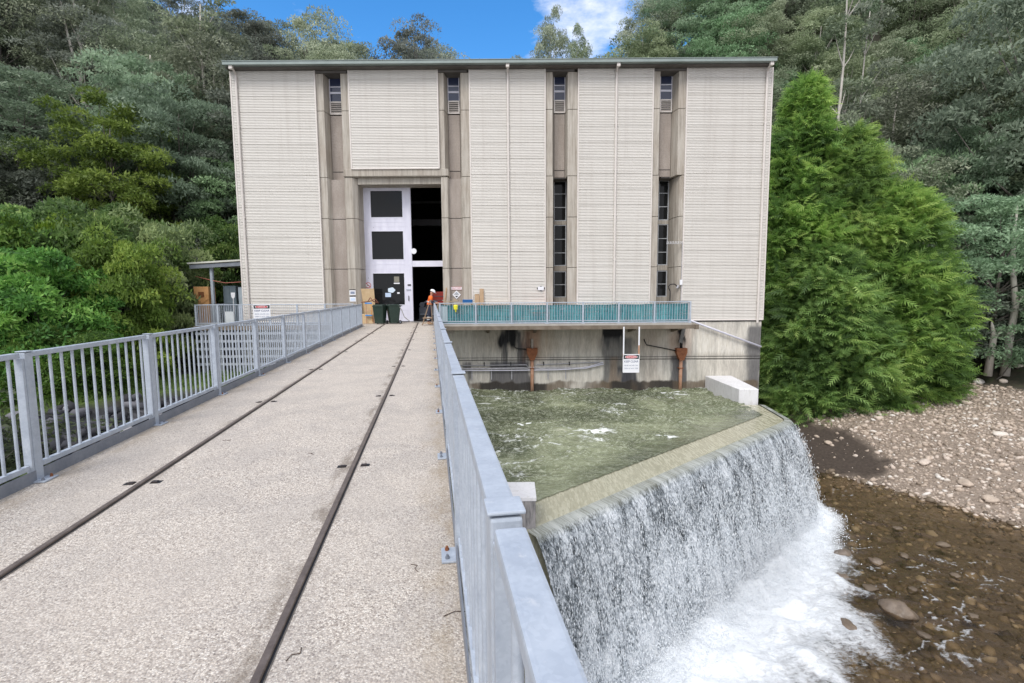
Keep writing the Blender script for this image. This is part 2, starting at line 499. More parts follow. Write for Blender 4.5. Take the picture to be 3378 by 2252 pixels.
# larger boulders, each its own thing
def boulder(x, y, r, tone, label, group, seed, flat=.6, z=None, m=STONE):
    rg = np.random.default_rng(seed)
    v, f = ICO3; v = v.copy()
    d = fbm(v[:, 0] * 1.5 + seed, v[:, 1] * 1.5 + v[:, 2] * 1.3, seed, 3)
    v = v * (1 + (d - .5)[:, None] * .9)
    v = v * np.array([rg.uniform(.9, 1.4), rg.uniform(.7, 1.0), flat]) * r
    a = rg.uniform(0, 6.28); ca, sa = math.cos(a), math.sin(a)
    v = np.stack([v[:, 0] * ca - v[:, 1] * sa, v[:, 0] * sa + v[:, 1] * ca, v[:, 2]], -1)
    o = link('boulder', np_mesh('boulder', v, f, {'tone': np.full(len(v), tone)}), m)
    o.location = (x, y, float(H(x, y)) + r * flat * .35 if z is None else z)
    return tag(o, label, 'boulder', group)
for i in range(20):
    t = i / 19
    x = 26.0 + 17 * t + rng.uniform(-.3, .3); y = 38.6 - 1.0 * t + rng.uniform(-.7, .7)
    boulder(x, y, rng.uniform(.22, .5), rng.uniform(.8, 1), 'pale grey boulder in the row along the top of the gravel bank', 'boulders along the top of the gravel bank', 100 + i)
for i in range(16):
    x = rng.uniform(18, 34); y = rng.uniform(20, 36)
    if .853 * x + .523 * y - 27.7 < 1.5: x += 5
    boulder(x, y, rng.uniform(.2, .38), rng.uniform(.5, .95), 'rounded tan boulder among the smaller cobbles of the gravel bank', 'boulders on the gravel bank', 200 + i, .5)
WETROCK = mottled('wet rock', (.10, .075, .055), (.22, .17, .125), 3, .3, 0, .5, .03)
boulder(11.55, 14.2, .42, .3, 'brown rounded boulder standing clear of the shallow river downstream of the falls', None, 301, .6, -7.98, WETROCK)
for i, (x, y, r) in enumerate([(10.4, 15.6, .30), (11.0, 16.0, .26), (12.1, 17.6, .26), (12.9, 17.0, .22), (9.6, 13.6, .28)]):
    boulder(x, y, r, .2, 'dark wet boulder breaking the white water at the foot of the falls', 'wet boulders at the foot of the falls', 310 + i, .55, -8.02, WETROCK)

for i in range(14):
    x = 11.5 + (i * 1.37) % 7.5; y = 13.2 + (i * 2.11) % 7.0
    if .655 * (x - .62) - .756 * (y - 11.26) < 3.4 or .853 * x + .523 * y > 26.2: continue
    boulder(x, y, .17 + .012 * (i % 6), .15 + .06 * (i % 5), 'brown rock just breaking the surface of the shallow river beside the gravel bank', 'rocks breaking the river surface', 400 + i, .5, -8.04, BEDST)

# ------------------------------------------------------------------ weir geometry
A = np.array([.62, 11.26]); B = np.array([11.69, 20.85]); Cc = np.array([12.02, 23.94])
dAB = (B - A) / np.linalg.norm(B - A); nAB = np.array([dAB[1], -dAB[0]])       # outward
LAB = float(np.linalg.norm(B - A)); WZ = -3.85
# curved outer lip: A .. B .. C with a rounded corner
lip = [A + dAB * t for t in np.linspace(-.35, LAB - .5, 200)]
c0 = A + dAB * (LAB - .5); dBC = (Cc - B) / np.linalg.norm(Cc - B); c1 = B + dBC * .5
for t in np.linspace(0, 1, 14)[1:]:
    lip.append((1 - t) ** 2 * c0 + 2 * t * (1 - t) * B + t * t * c1)
lip += [c1 + (Cc - c1) * t for t in np.linspace(0, 1, 44)[1:]]
lip = np.array(lip)
tg = np.gradient(lip, axis=0); tg /= np.linalg.norm(tg, axis=1)[:, None]
nl = np.stack([tg[:, 1], -tg[:, 0]], -1)
arc = np.concatenate([[0], np.cumsum(np.linalg.norm(np.diff(lip, axis=0), axis=1))])
INNER = [(.72, 13.02), (10.55, 21.75), (11.06, 24.0)]

# pool water
def pool_h(x, y):
    wx = x + 1.6 * (fbm(x * .35, y * .35, 40, 3) - .5) * 2; wy = y + 1.3 * (fbm(x * .35 + 9, y * .35, 41, 3) - .5) * 2
    r1 = 1 - np.abs(fbm(wx * .55, wy * 1.5, 42, 4) * 2 - 1)
    r2 = 1 - np.abs(fbm(wx * 1.6, wy * 3.6, 43, 4) * 2 - 1)
    return r1, r2, wx, wy
gx = np.arange(-8.0, 12.2, .05); gy = np.arange(11.0, 28.1, .05)
X, Y = np.meshgrid(gx, gy)
r1, r2, wx, wy = pool_h(X, Y)
lipd = (X - A[0]) * nAB[0] + (Y - A[1]) * nAB[1]      # 0 at outer lip, negative inside
calm = sst(-1.2, -3.2, lipd)
Z = WZ + .012 + calm * ((r1 - .8) * .36 + (r2 - .8) * .20 + (fbm(X * 4, Y * 6, 46, 3) - .5) * .045) - .0
foam = sst(.89, .98, r1) * .62 + sst(.93, .99, r2) * .40
foam = foam * (.35 + 1.25 * fbm(X * .4, Y * .4, 47, 2)) * calm
pl = sst(.74, .88, fbm(wx * .30 + 3, wy * .9, 48, 4)) * .9 + sst(.8, 1.0, (Y - 26.2) / 1.8) * (fbm(X * 2, Y * 4, 49, 3) > .52) * .6
foam = np.clip(foam * .62 + pl * calm * .55, 0, 1)
# two white boils
for bx, by, ax, ay in ((3.05, 19.3, 1.0, .22), (5.6, 18.5, .7, .2), (.6, 20.6, 1.1, .16), (8.3, 26.9, 1.5, .15)):
    foam = np.maximum(foam, np.exp(-((X - bx) / ax) ** 2 - ((Y - by) / ay) ** 2) * sst(.3, .6, fbm(X * 3, Y * 6, 50, 3)) * 1.3)
green = fbm(wx * .4, wy * .5, 51, 3)
POOLM = mat('turbid water', (.10, .11, .05), .12); g = NG(POOLM); v = g.pos((1, 2.0, 1))
nf = g.noise(v, 5.5, 6, .7, .8)
fo = g.attr('foam'); fm = g.ramp(g.math('ADD', fo, g.math('MULTIPLY', g.math('SUBTRACT', nf, .5), 1.1)), [(.35, 0.0), (.75, 1.0)])
deep = g.ramp(g.attr('green'), [(.3, (.060, .070, .040)), (.5, (.11, .125, .072)), (.7, (.19, .21, .13))])
thin = g.math('ADD', g.ramp(g.noise(v, 1.0, 6, .62, 2.6), [(.475, 0.0), (.498, 1.0), (.52, 0.0)]), g.ramp(g.noise(v, 2.1, 5, .62, 1.6), [(.478, 0.0), (.50, .7), (.522, 0.0)]), True)
c = g.mixc(g.math('MULTIPLY', thin, .62), deep, (.46, .49, .38)); c = g.mixc(fm, c, (.72, .75, .74))
g.base(c); g.rough(g.ramp(fm, [(0, .10), (1, .6)])); g.b.inputs['IOR'].default_value = 1.33
g.normal(g.bump(g.noise(v, 2.0, 5, .55, .9), .55, .10))
# mask: keep the part behind the crest
F = grid_faces(len(gx), len(gy))
ctr = np.stack([X.ravel(), Y.ravel()], -1)[F].mean(1)
inn = (ctr - A) @ nAB
inn2 = (ctr[:, 0] - (11.06 + (ctr[:, 1] - 24.0) * .10 + .25))
F = F[(inn < -1.10) & (inn2 < 0)]
me = np_mesh('tailrace_water', np.stack([X, Y, Z], -1).reshape(-1, 3), F, {'foam': foam, 'green': green})
struct(link('tailrace_water', me, POOLM, smooth=True), 'churning olive green tailrace water below the power station wall')

# crest wall with its wet top
WEIRC = mat('wet crest concrete', (.26, .26, .19), .22); g = NG(WEIRC)
mpv = g.pos(); mp_ = mpv.node; mp_.inputs['Rotation'].default_value = (0, 0, -math.atan2(dAB[1], dAB[0])); mp_.vector_type = 'POINT'
mp_.inputs['Scale'].default_value = (3.2, .55, 1)
st = g.noise(mpv, 4, 7, .65, .3); big = g.noise(g.pos(), .7, 4)
c = g.ramp(st, [(.3, (.29, .28, .20)), (.55, (.42, .41, .31)), (.72, (.55, .54, .44))])
c = g.mixc(g.math('MULTIPLY', big, .4), c, (.33, .31, .22)); g.base(c); g.normal(g.bump(st, .5, .03)); g.rough(g.ramp(st, [(.3, .12), (.7, .4)]))
m_ = MB()
ins = [np.array(p) for p in INNER]
outer = [A, B - dAB * .35, B + dBC * .35, Cc]
poly = [tuple(A - dAB * .5), tuple(outer[1]), tuple(outer[2]), tuple(Cc)] + [(11.06, 24.0), (10.55, 21.75), (.72 - .5, 13.02 - .43)]
m_.prism(poly, -8.9, WZ - .01)
weir = m_.build('weir', WEIRC, bevel=.12)
tag(weir, 'low concrete weir with a wet olive crest holding back the tailrace pool', 'weir')

CONC = mottled('pale concrete', (.38, .37, .35), (.50, .49, .47), 2.2, .85, 0, .3, .006)
PAINTC = mottled('white painted concrete', (.60, .60, .62), (.74, .74, .76), 1.2, .7, 0, .2); g = NG(PAINTC); lk = g.b.inputs['Base Color'].links[0].from_socket
g.base(g.mixc(g.ramp(g.noise(g.pos((5, 5, 1.2)), 1.6, 6, .72), [(.52, 0.0), (.70, .55)]), lk, (.36, .35, .31)))
m_ = MB(); m_.prism([(10.92, 28.04), (12.40, 28.04), (11.98, 24.02), (11.03, 24.02)], -4.2, -3.12)
o = m_.build('wall_block', PAINTC, bevel=.03); tag(o, 'smooth white concrete block on the weir end beside the building', 'block')
PIERM = mat('weathered pier', (.3, .29, .28), .85); g = NG(PIERM); v = g.pos((6, 6, .8))
g.base(g.ramp(g.noise(v, 1.6, 6, .7), [(.32, (.07, .07, .075)), (.5, (.25, .24, .24)), (.7, (.40, .38, .38))])); g.normal(g.bump(g.noise(v, 8, 5), .4, .02))
pier = thing('weir_pier', 'weathered concrete pier with a clean white cap beside the bridge rail', 'pier', (.02, 11.6, 0))
m_ = MB(); m_.box(-.62, .50, -.42, .5, -8.9, -3.19); m_.build('pier_shaft', PIERM, pier, bevel=.02)
m_ = MB(); m_.box(-.64, .52, -.44, .52, -3.187, -3.09, .012); m_.build('pier_cap', PAINTC, pier)

# ------------------------------------------------------------------ waterfall
def fall_off(t): return .16 + 1.25 * np.sqrt(np.clip(t, 0, 1)) ** 1.15
nT = 110
T = np.linspace(0, 1, nT) ** 1.15
arcs, TT = np.meshgrid(arc, T)
drop = TT * 4.15
lx, tt2 = np.meshgrid(lip[:, 0], T); ly, _ = np.meshgrid(lip[:, 1], T)
nx_, _ = np.meshgrid(nl[:, 0], T); ny_, _ = np.meshgrid(nl[:, 1], T)
offs = fall_off(TT) - .02 + (fbm(arcs * 5, drop * .9, 60, 4) - .5) * .34 * TT ** .7 + (fbm(arcs * 12, drop * 2.2, 61, 3) - .5) * .16 * TT ** .7
offs[0] = -.05; offs[1] = .02
Zf = WZ + .005 - drop
Vf = np.stack([lx + nx_ * offs, ly + ny_ * offs, Zf], -1).reshape(-1, 3)
FALL = mat('falling water', (.5, .55, .6), .25); g = NG(FALL)
cx_ = g.n('ShaderNodeCombineXYZ'); g.l(g.attr('arc'), cx_.inputs[0]); g.l(g.attr('drop'), cx_.inputs[1]); uv = cx_.outputs[0]
def uvs(sx, sy):
    mp = g.n('ShaderNodeMapping'); mp.inputs['Scale'].default_value = (sx, sy, 1); g.l(uv, mp.inputs['Vector']); return mp.outputs[0]
# streaks lengthen near the lip and break up lower down
n1 = g.noise(uvs(11, 5.2), 1.0, 5, .68, 1.6); n2 = g.noise(uvs(25, 12), 1.0, 4, .65, 1.4); n3 = g.noise(uvs(2.2, .7), 1.0, 4, .6, .5)
tfac = g.attr('fall')
s_ = g.math('ADD', g.math('MULTIPLY', n1, .6), g.math('MULTIPLY', n2, .4))
s_ = g.math('ADD', s_, g.math('MULTIPLY', g.math('SUBTRACT', n3, .5), .42))
s_ = g.math('ADD', s_, g.math('MULTIPLY', g.math('POWER', tfac, 3.0), .13))
col = g.ramp(s_, [(.38, (.022, .028, .034)), (.445, (.17, .195, .215)), (.51, (.37, .41, .45)), (.57, (.66, .71, .76)), (.70, (.88, .91, .94))])
col = g.mixc(g.ramp(tfac, [(0.0, .8), (.02, .4), (.05, 0.0)]), col, (.34, .35, .29)); g.base(col); g.rough(g.ramp(s_, [(.4, .08), (.6, .45)]))
g.normal(g.bump(s_, 1.0, .09)); g.b.inputs['IOR'].default_value = 1.33
me = np_mesh('waterfall', Vf, grid_faces(len(lip), nT), {'arc': arcs, 'drop': drop, 'fall': TT})
struct(link('waterfall', me, FALL, smooth=True), 'broken white curtain of water falling from the weir crest')
# strands and drops tearing off the sheet
nD = 22000
ia = rng.uniform(0, 1, nD) ** .9 * (len(lip) - 2); i0 = ia.astype(int)
t = rng.uniform(.01, 1, nD) ** .62
off = fall_off(t) + np.abs(rng.normal(0, .05 + .11 * t, nD)) + .005
pp = np.stack([lip[i0, 0] + nl[i0, 0] * off + tg[i0, 0] * .03, lip[i0, 1] + nl[i0, 1] * off, WZ - t * 4.15], -1) + rng.normal(0, .03, (nD, 3))
sw = rng.uniform(.0035, .0105, nD); shh = sw * rng.uniform(3, 9, nD)
oct_v = np.array([(1, 0, 0), (0, 1, 0), (-1, 0, 0), (0, -1, 0), (0, 0, 1), (0, 0, -1)], float)
oct_f = np.array([(0, 1, 4), (1, 2, 4), (2, 3, 4), (3, 0, 4), (1, 0, 5), (2, 1, 5), (3, 2, 5), (0, 3, 5)])
Vd = oct_v[None] * np.stack([sw, sw, shh], -1)[:, None] + pp[:, None]
Vd[:, 4, :2] -= nl[i0] * (shh * .22)[:, None]
Fd = oct_f[None] + (np.arange(nD) * 6)[:, None, None]
SPRAY = mat('spray', (.80, .84, .88), .35)
o = link('falling_spray', np_mesh('falling_spray', Vd.reshape(-1, 3), Fd.reshape(-1, 3)), SPRAY)
tag(o, 'white drops and strands tearing off the falling water', 'spray', kind='stuff')

# ------------------------------------------------------------------ river water with foam
gx = np.concatenate([np.arange(-60, -2, 2.0), np.arange(-2, 24, .075), np.arange(24, 80, 2.0)])
gy = np.concatenate([np.arange(-60, 4, 2.0), np.arange(4, 30, .075), np.arange(30, 44, 1.0)])
X, Y = np.meshgrid(gx, gy)
base = lip + nl * 1.42
# distance to the foot of the fall
D = np.full(X.shape, 1e9); Ar = np.zeros(X.shape)
for k in range(0, len(base), 3):
    d = np.hypot(X - base[k, 0], Y - base[k, 1]); m_k = d < D
    D = np.where(m_k, d, D); Ar = np.where(m_k, arc[k], Ar)
ux = X + (fbm(X * .7, Y * .7, 70, 3) - .5) * 1.6; uy = Y + (fbm(X * .7, Y * .7, 71, 3) - .5) * 1.6
# foam runs out from the foot and downstream toward the south east
ang = np.arctan2(uy - 9, ux - 4)
reach = np.interp(Ar, [0, 4, 8, 12, LAB - .6, LAB + .6, LAB + 4], [2.6, 3.7, 3.7, 2.2, .9, 1.0, .3])
fing = fbm(ux * 1.5 + uy * .9, (uy - ux) * .35, 72, 4)
inside = ((X - A[0]) * nAB[0] + (Y - A[1]) * nAB[1]) < 1.2
foam = sst(1.30, .25, D / (reach * (.62 + .8 * fing)))
foam = np.where(inside & (D > .5), np.where(X < B[0] + .5, 1, foam), foam)
rough_w = fbm(ux * .9, uy * 2.0, 73, 4)
rid = 1 - np.abs(fbm(ux * .8, uy * 1.7, 74, 4) * 2 - 1)
riffle = sst(.93, .99, rid) * .46 * sst(.47, .62, fbm(X * .25, Y * .25, 75, 3)) * sst(34, 12, X + (Y - 8) * .2)
foam = np.clip(np.maximum(foam, riffle), 0, 1)
near = sst(11, 0, D)
Z = -8.0 + foam * (fbm(X * 1.3, Y * 1.3, 76, 4) - .3) * .42 + (fbm(ux * 1.1, uy * 2.4, 77, 4) - .5) * (.05 + .16 * near) + .35 * sst(.9, .0, D) * (fbm(X * 2, Y * 2, 78, 3))
RIVER = bpy.data.materials.new('river water'); RIVER.use_nodes = True; g = NG(RIVER); g.t.nodes.remove(g.b)
v = g.pos((1, 1.6, 1))
bmp = g.bump(g.math('ADD', g.noise(v, 2.4, 6, .62, .5), g.math('MULTIPLY', g.noise(v, 9, 4, .6), .3)), .55, .06)
tr = g.n('ShaderNodeBsdfTransparent'); tr.inputs['Color'].default_value = (.86, .79, .67, 1)
gl = g.n('ShaderNodeBsdfGlossy'); gl.inputs['Roughness'].default_value = .06; g.l(bmp, gl.inputs['Normal'])
fr = g.n('ShaderNodeFresnel'); fr.inputs['IOR'].default_value = 1.33; g.l(bmp, fr.inputs['Normal'])
df = g.n('ShaderNodeBsdfDiffuse'); df.inputs['Color'].default_value = (.080, .062, .041, 1)
m0 = g.n('ShaderNodeMixShader'); m0.inputs[0].default_value = .10; g.l(tr.outputs[0], m0.inputs[1]); g.l(df.outputs[0], m0.inputs[2])
m1 = g.n('ShaderNodeMixShader'); g.l(fr.outputs[0], m1.inputs[0]); g.l(m0.outputs[0], m1.inputs[1]); g.l(gl.outputs[0], m1.inputs[2])
fd = g.n('ShaderNodeBsdfPrincipled'); fd.inputs['Base Color'].default_value = (.82, .86, .90, 1); fd.inputs['Roughness'].default_value = .6
nfo = g.noise(v, 6, 6, .7, .6); g.l(g.bump(nfo, .6, .08), fd.inputs['Normal'])
ff = g.ramp(g.math('ADD', g.attr('foam'), g.math('MULTIPLY', g.math('SUBTRACT', nfo, .5), 1.0)), [(.22, 0.0), (.55, .55), (.95, 1.0)])
m2 = g.n('ShaderNodeMixShader'); g.l(ff, m2.inputs[0]); g.l(m1.outputs[0], m2.inputs[1]); g.l(fd.outputs[0], m2.inputs[2])
g.l(m2.outputs[0], g.out.inputs['Surface'])
me = np_mesh('river_water', np.stack([X, Y, Z], -1).reshape(-1, 3), grid_faces(len(gx), len(gy)), {'foam': foam})
struct(link('river_water', me, RIVER, smooth=True), 'shallow brown river with white water below the weir')
# splash thrown up at the foot
nD = 15000
ia = rng.uniform(0, 1, nD) ** 1.0 * (len(lip) - 46); i0 = ia.astype(int)
off = 1.2 + np.abs(rng.normal(0, .55, nD)); hh = np.abs(rng.normal(0, .33, nD)) * np.exp(-(off - 1.2) * .8)
pp = np.stack([lip[i0, 0] + nl[i0, 0] * off, lip[i0, 1] + nl[i0, 1] * off, -7.95 + hh], -1) + rng.normal(0, .04, (nD, 3))
sw = rng.uniform(.008, .026, nD)
Vd = oct_v[None] * sw[:, None, None] + pp[:, None]
Fd = oct_f[None] + (np.arange(nD) * 6)[:, None, None]
o = link('splash', np_mesh('splash', Vd.reshape(-1, 3), Fd.reshape(-1, 3)), SPRAY)
tag(o, 'white splash thrown up where the falling water hits the river', 'spray', kind='stuff')

# ------------------------------------------------------------------ bridge
bridge = thing('bridge', 'concrete deck bridge with exposed pebble surface and two steel rails', 'bridge', (0, 0, 0), math.atan(.16))
DECK = mat('exposed aggregate', (.4, .36, .33), .85); g = NG(DECK); v = g.pos()
vc = g.vor(v, 105, 'Color'); vd = g.vor(v, 105, 'Distance'); big = g.noise(v, .55, 6, .62); med = g.noise(v, 4, 5, .6); fine = g.noise(v, 42, 6, .8)
sep = g.n('ShaderNodeSeparateColor'); g.l(vc, sep.inputs[0])
peb = g.ramp(sep.outputs[0], [(0, (.12, .10, .085)), (.14, (.36, .31, .265)), (.35, (.67, .60, .515)), (.8, (.84, .78, .69)), (1, (.91, .87, .79))])
c = g.mixc(g.ramp(vd, [(.3, 0.0), (.62, .65)]), peb, (.36, .315, .285))
c = g.mixc(g.ramp(fine, [(.38, .75), (.52, 0.0)]), c, (.23, .195, .165))
c = g.mixc(g.ramp(g.noise(v, 1.7, 7, .7, .6), [(.44, .0), (.56, .30)]), c, (.30, .275, .26)); c = g.mixc(g.ramp(big, [(.38, .40), (.56, 0.0)]), c, (.52, .465, .405)); c = g.mixc(g.ramp(med, [(.55, 0.0), (.8, .35)]), c, (.60, .55, .49))
sx_ = g.n('ShaderNodeSeparateXYZ'); g.l(g.coords(), sx_.inputs[0]); xw = sx_.outputs[0]
nst = g.noise(g.coords((1, .35, 1)), 5, 7, .72)
def near_(x0, w0): return g.ramp(g.math('ABSOLUTE', g.math('SUBTRACT', xw, x0)), [(w0 * .25, 1.0), (w0, 0.0)])
edge = g.math('MULTIPLY', g.math('ADD', near_(.12, .30), near_(-3.46, .45), True), g.ramp(nst, [(.42, .0), (.62, .6)]))
c = g.mixc(edge, c, (.33, .26, .175))
rl = g.math('MULTIPLY', g.math('ADD', near_(-.80, .13), near_(-2.50, .12), True), g.ramp(nst, [(.46, 0.0), (.60, .75)]))
c = g.mixc(rl, c, (.20, .165, .13))
g.base(c); g.normal(g.bump(g.math('SUBTRACT', fine, g.math('MULTIPLY', vd, .8)), .75, .006))
m_ = MB(); m_.box(-3.48, .118, -3, 27.2, -.55, 0)
m_.box(-3.9, 1.2, 27.2, 29.3, -.55, 0)
m_.build('deck_slab', DECK, bridge)
GROUT = mottled('rail groove grime', (.10, .09, .08), (.20, .18, .16), 20, .9, 0, .6, .004)
for wv in (-2.478, -.752):
    m_ = MB(); m_.box(wv - .026, wv + .034, -3, 28.6, -.01, .004); gr_ = m_.build('rail_groove', GROUT, bridge)
    m_ = MB()
    m_.prism_y([(wv - .020, .003), (wv + .020, .003), (wv + .020, .016), (wv + .016, .021), (wv - .016, .021), (wv - .020, .016)], -3, 28.5)
    ra = m_.build('rail', SHINY, bridge)
    m_ = MB(); m_.box(wv + .021, wv + .029, -3, 28.5, .0042, .007); m_.build('flange_gap', BLACK, ra)
    for k in range(8):
        ys = 4.62 - 3.28 + 3.28 * k + (0 if wv < -2 else .12)
        for sd_ in (-1, 1):
            m_ = MB(); xc = wv + sd_ * .105
            m_.cur = 0; m_.box(xc - .04, xc + .04, ys - .032, ys + .032, -.01, .003)  # black plate paints the shade of the recessed clip pocket
            m_.cur = 1; m_.boxm(Matrix.Translation((xc - sd_ * .012, ys, .006)), .05, .045, .012, .004)
            m_.build('rail_clip_pocket', [BLACK, DARKSTEEL], bridge)
# small loose twigs
for i, (x, y, a, l) in enumerate([(-.35, 2.35, .4, .16), (-.55, 2.75, 2.0, .1), (-1.0, 2.05, 1.0, .09), (-3.2, 5.4, .2, .08), (-2.0, 4.9, 2.4, .07)]):
    m_ = MB(); m_.tube([(0, 0, .003), (l * .4, .01, .006), (l * .7, -.012, .004), (l, .02, .003)], .0022, 5)
    o = m_.build('twig', mat('twig', (.07, .045, .03), .9) if i == 0 else bpy.data.materials['twig']); o.location = (x, y, .001); o.rotation_euler = (0, 0, a)
    tag(o, 'thin dark twig lying on the pebbled bridge deck', 'twig', 'twigs on the bridge deck')

# hand rails: built in bridge axes, w across, s along
def balustrade(name, label, wv, s0, n, side, detail_bays, skip_plate=False):
    """side=+1: foot plates point to +w (toward the deck)"""
    th = thing(name, label, 'railing', (0, 0, 0), math.atan(.16))
    sp = 1.90; HT = 1.13
    far = MB()
    for i in range(n + 1):
        y = s0 + i * sp
        p = MB(); p.box(wv - .035, wv + .035, y - .043, y + .043, -.09, HT - .005, .006)
        p.box(wv - .030, wv + .030, y - .072, y - .048, .10, HT - .05)     # second flat of the panel frame
        post = p.build('post', GALV, th)
        b = MB(); xc = wv + side * .065
        b.box(min(wv, xc + side * .055), max(wv, xc + side * .055), y - .085, y + .085, .002, .016, .004)
        fp = b.build('base_plate', GALV, th)
        for q in (-1, 1):
            c = MB(); cx0 = wv + side * .085; cy0 = y + q * .05
            c.tube([(cx0, cy0, .016), (cx0, cy0, .030)], .013, 6); c.tube([(cx0, cy0, .03), (cx0, cy0, .042)], .008, 8)
            c.build('bolt', RUST if (i + q) % 3 == 0 else GALVD, fp)
        cp = MB(); cp.box(wv - .041, wv + .043, y - .04, y + .04, HT + .001, HT + .010, .004); cp.build('cap_plate', GALV, th)
        if i == n: break
        a, b_ = y + .056, y + sp - .056
        m_ = MB(); m_.box(wv - .033, wv + .033, a - .014, b_ - .033, HT - .045, HT, .008)
        pan = m_.build('top_rail', GALV, th)
        m_ = MB(); m_.box(wv - .022, wv + .022, a, b_ - .03, .115, .16, .005); m_.build('bottom_rail', GALV, th)
        m_ = MB(); m_.box(wv + side * .030 - .004, wv + side * .030 + .004, a - .05, b_ + .04, -.06, .105); m_.build('kick_plate', GALVD, th)
        for k in range(12):
            yy = a + (b_ - .03 - a) * (k + .6) / 12.2
            q = MB() if i in detail_bays else far
            q.tube([(wv, yy, .158), (wv, yy, HT - .044)], .0125, 10, False)
            if i in detail_bays: q.build('baluster', GALV, th, True)
    if far.v:
        o = far.build('balusters', GALV, th, True); o['kind'] = 'stuff'
    return th
bal_r = balustrade('bridge_railing', 'galvanised bridge railing seen end on above the weir pool', .147, -.85, 14, -1, range(0, 7))
bal_l = balustrade('bridge_railing', 'galvanised bridge railing on the bushy side of the bridge', -3.44, 1.05, 13, 1, range(0, 8))
# flat galvanised box plate bolted on the near post of the bushy side railing
bx = MB(); bx.box(-3.60, -3.49, 2.72, 3.02, .30, .80, .012)
o = bx.build('junction_box', mottled('box grey', (.42, .45, .47), (.50, .53, .55), 3, .5), bal_l)
for z in (.28, .60, .98):
    c = MB(); c.tube([(-3.405, 2.95, z), (-3.375, 2.95, z)], .016, 6); c.build('bolt', GALVD, bal_l)

# ------------------------------------------------------------------ power station
PF = 28.0                                     # cladding face
st_ = thing('power_station', 'tall power station hall clad in pale ribbed sheet with concrete pier recesses', 'building', (0, 34, 0))
def bp(mb, name, m=None, parent=st_, smooth=False, bevel=0.0):
    mb.v = [(v[0], v[1] - 34, v[2]) for v in mb.v] if parent is st_ else mb.v
    return mb.build(name, m, parent, smooth, bevel)
CLAD = mat('ribbed cladding', (.66, .62, .60), .5); g = NG(CLAD); v = g.pos((.25, 1, 9))
n1 = g.noise(v, .9, 3, .5); n2 = g.noise(g.pos((4, 4, .15)), 1.2, 5, .6)
c = g.ramp(n1, [(.3, (.595, .57, .53)), (.7, (.68, .655, .615))]); c = g.mixc(g.ramp(n2, [(.5, 0.0), (.8, .35)]), c, (.46, .42, .38)); g.base(c)
CONCP = mat('board marked concrete', (.34, .31, .27), .85); g = NG(CONCP); v = g.pos((5, 5, .35))
n1 = g.noise(v, 1.6, 7, .68); n2 = g.noise(g.pos((14, 14, 1.1)), 2.2, 5, .7); n3 = g.noise(g.pos(), .5, 4)
c = g.ramp(n1, [(.28, (.24, .21, .175)), (.5, (.42, .385, .335)), (.72, (.54, .51, .46))])
c = g.mixc(g.ramp(n2, [(.55, 0.0), (.75, .55)]), c, (.52, .50, .46)); c = g.mixc(g.ramp(n3, [(.45, 0.0), (.7, .35)]), c, (.30, .24, .185))
g.base(c); g.normal(g.bump(n2, .35, .012))
INFILL = mat('pebble render', (.30, .26, .23), .9); g = NG(INFILL); v = g.pos((2.5, 2.5, .6))
n1 = g.noise(v, 1.3, 6, .6); n2 = g.noise(g.pos(), 22, 4, .7)
c = g.ramp(n1, [(.3, (.31, .265, .23)), (.7, (.42, .37, .33))]); c = g.mixc(g.ramp(n2, [(.4, .35), (.6, 0.0)]), c, (.18, .155, .14)); g.base(c); g.normal(g.bump(n2, .5, .01))
GLASS = mat('dark window glass', (.012, .013, .014), .08, 0, .22)
GLASSB = mat('glass tinted with sky light', (.035, .045, .09), .12, 0, .6)  # sky reflection put into the blue base colour of the upper panes
DARK = mat('interior dark', (.016, .015, .015), .9)
ROOFM = mottled('green grey gutter', (.20, .25, .24), (.29, .34, .33), 1.5, .45)
SOFF = mottled('eave soffit', (.10, .09, .085), (.16, .15, .14), 2, .9)

def corrug(x0, x1, z0, z1, y, wrap=None, pitch=.083):
    """trapezoid ribs running along x"""
    V = []; F = []
    zs = []; k = 0; z = z0
    while z < z1:
        dp = .034 if k % 10 == 5 else .013; k += 1
        zs += [(z, 0.0), (z + pitch * (.56 if dp > .04 else .62), 0.0), (z + pitch * .68, dp), (z + pitch * .94, dp)]
        z += pitch
    zs = [(min(a, z1), b) for a, b in zs] + [(z1, 0)]
    for a, b in zs: V += [(x0, y + b - 34, a), (x1, y + b - 34, a)]
    for i in range(len(zs) - 1): F.append((2 * i, 2 * i + 1, 2 * i + 3, 2 * i + 2))
    V = np.array(V); V[:, 2] += 0
    return V, np.array(F)
def clad_panel(x0, x1, z0, z1):
    V, F = corrug(x0 + .05, x1 - .05, z0 + .03, z1, PF)
    o = link('cladding_panel', np_mesh('cladding_panel', V, F), CLAD, st_)
    m = MB(); m.cur = 0
    m.box(x0, x0 + .07, PF - .02, PF + .09, z0, z1); m.box(x1 - .07, x1, PF - .02, PF + .09, z0, z1)
    m.box(x0 + .07, x1 - .07, PF - .018, PF + .09, z0 - .01, z0 + .05)
    m.v = [(a, b - 34, c_) for a, b, c_ in m.v]
    m.build('trim', CREAM, o)
PANELS = [(-14.98, -10.42, .05, 13.50), (-8.68, -3.86, 8.37, 13.50), (-2.22, 1.90, .05, 13.50), (3.62, 7.70, .05, 13.50), (9.44, 14.06, .02, 13.50)]
for p in PANELS: clad_panel(*p)
# cladding returning along both long sides
for xs_ in (-15.0, 14.08):
    V, F = corrug(28.05, 47.8, .02, 13.5, 0)
    V2 = np.stack([np.full(len(V), xs_) + (V[:, 1] + 34) * (1 if xs_ < 0 else -1), V[:, 0] - 34, V[:, 2]], -1)
    link('side_cladding', np_mesh('side_cladding', V2, F), CLAD, st_)
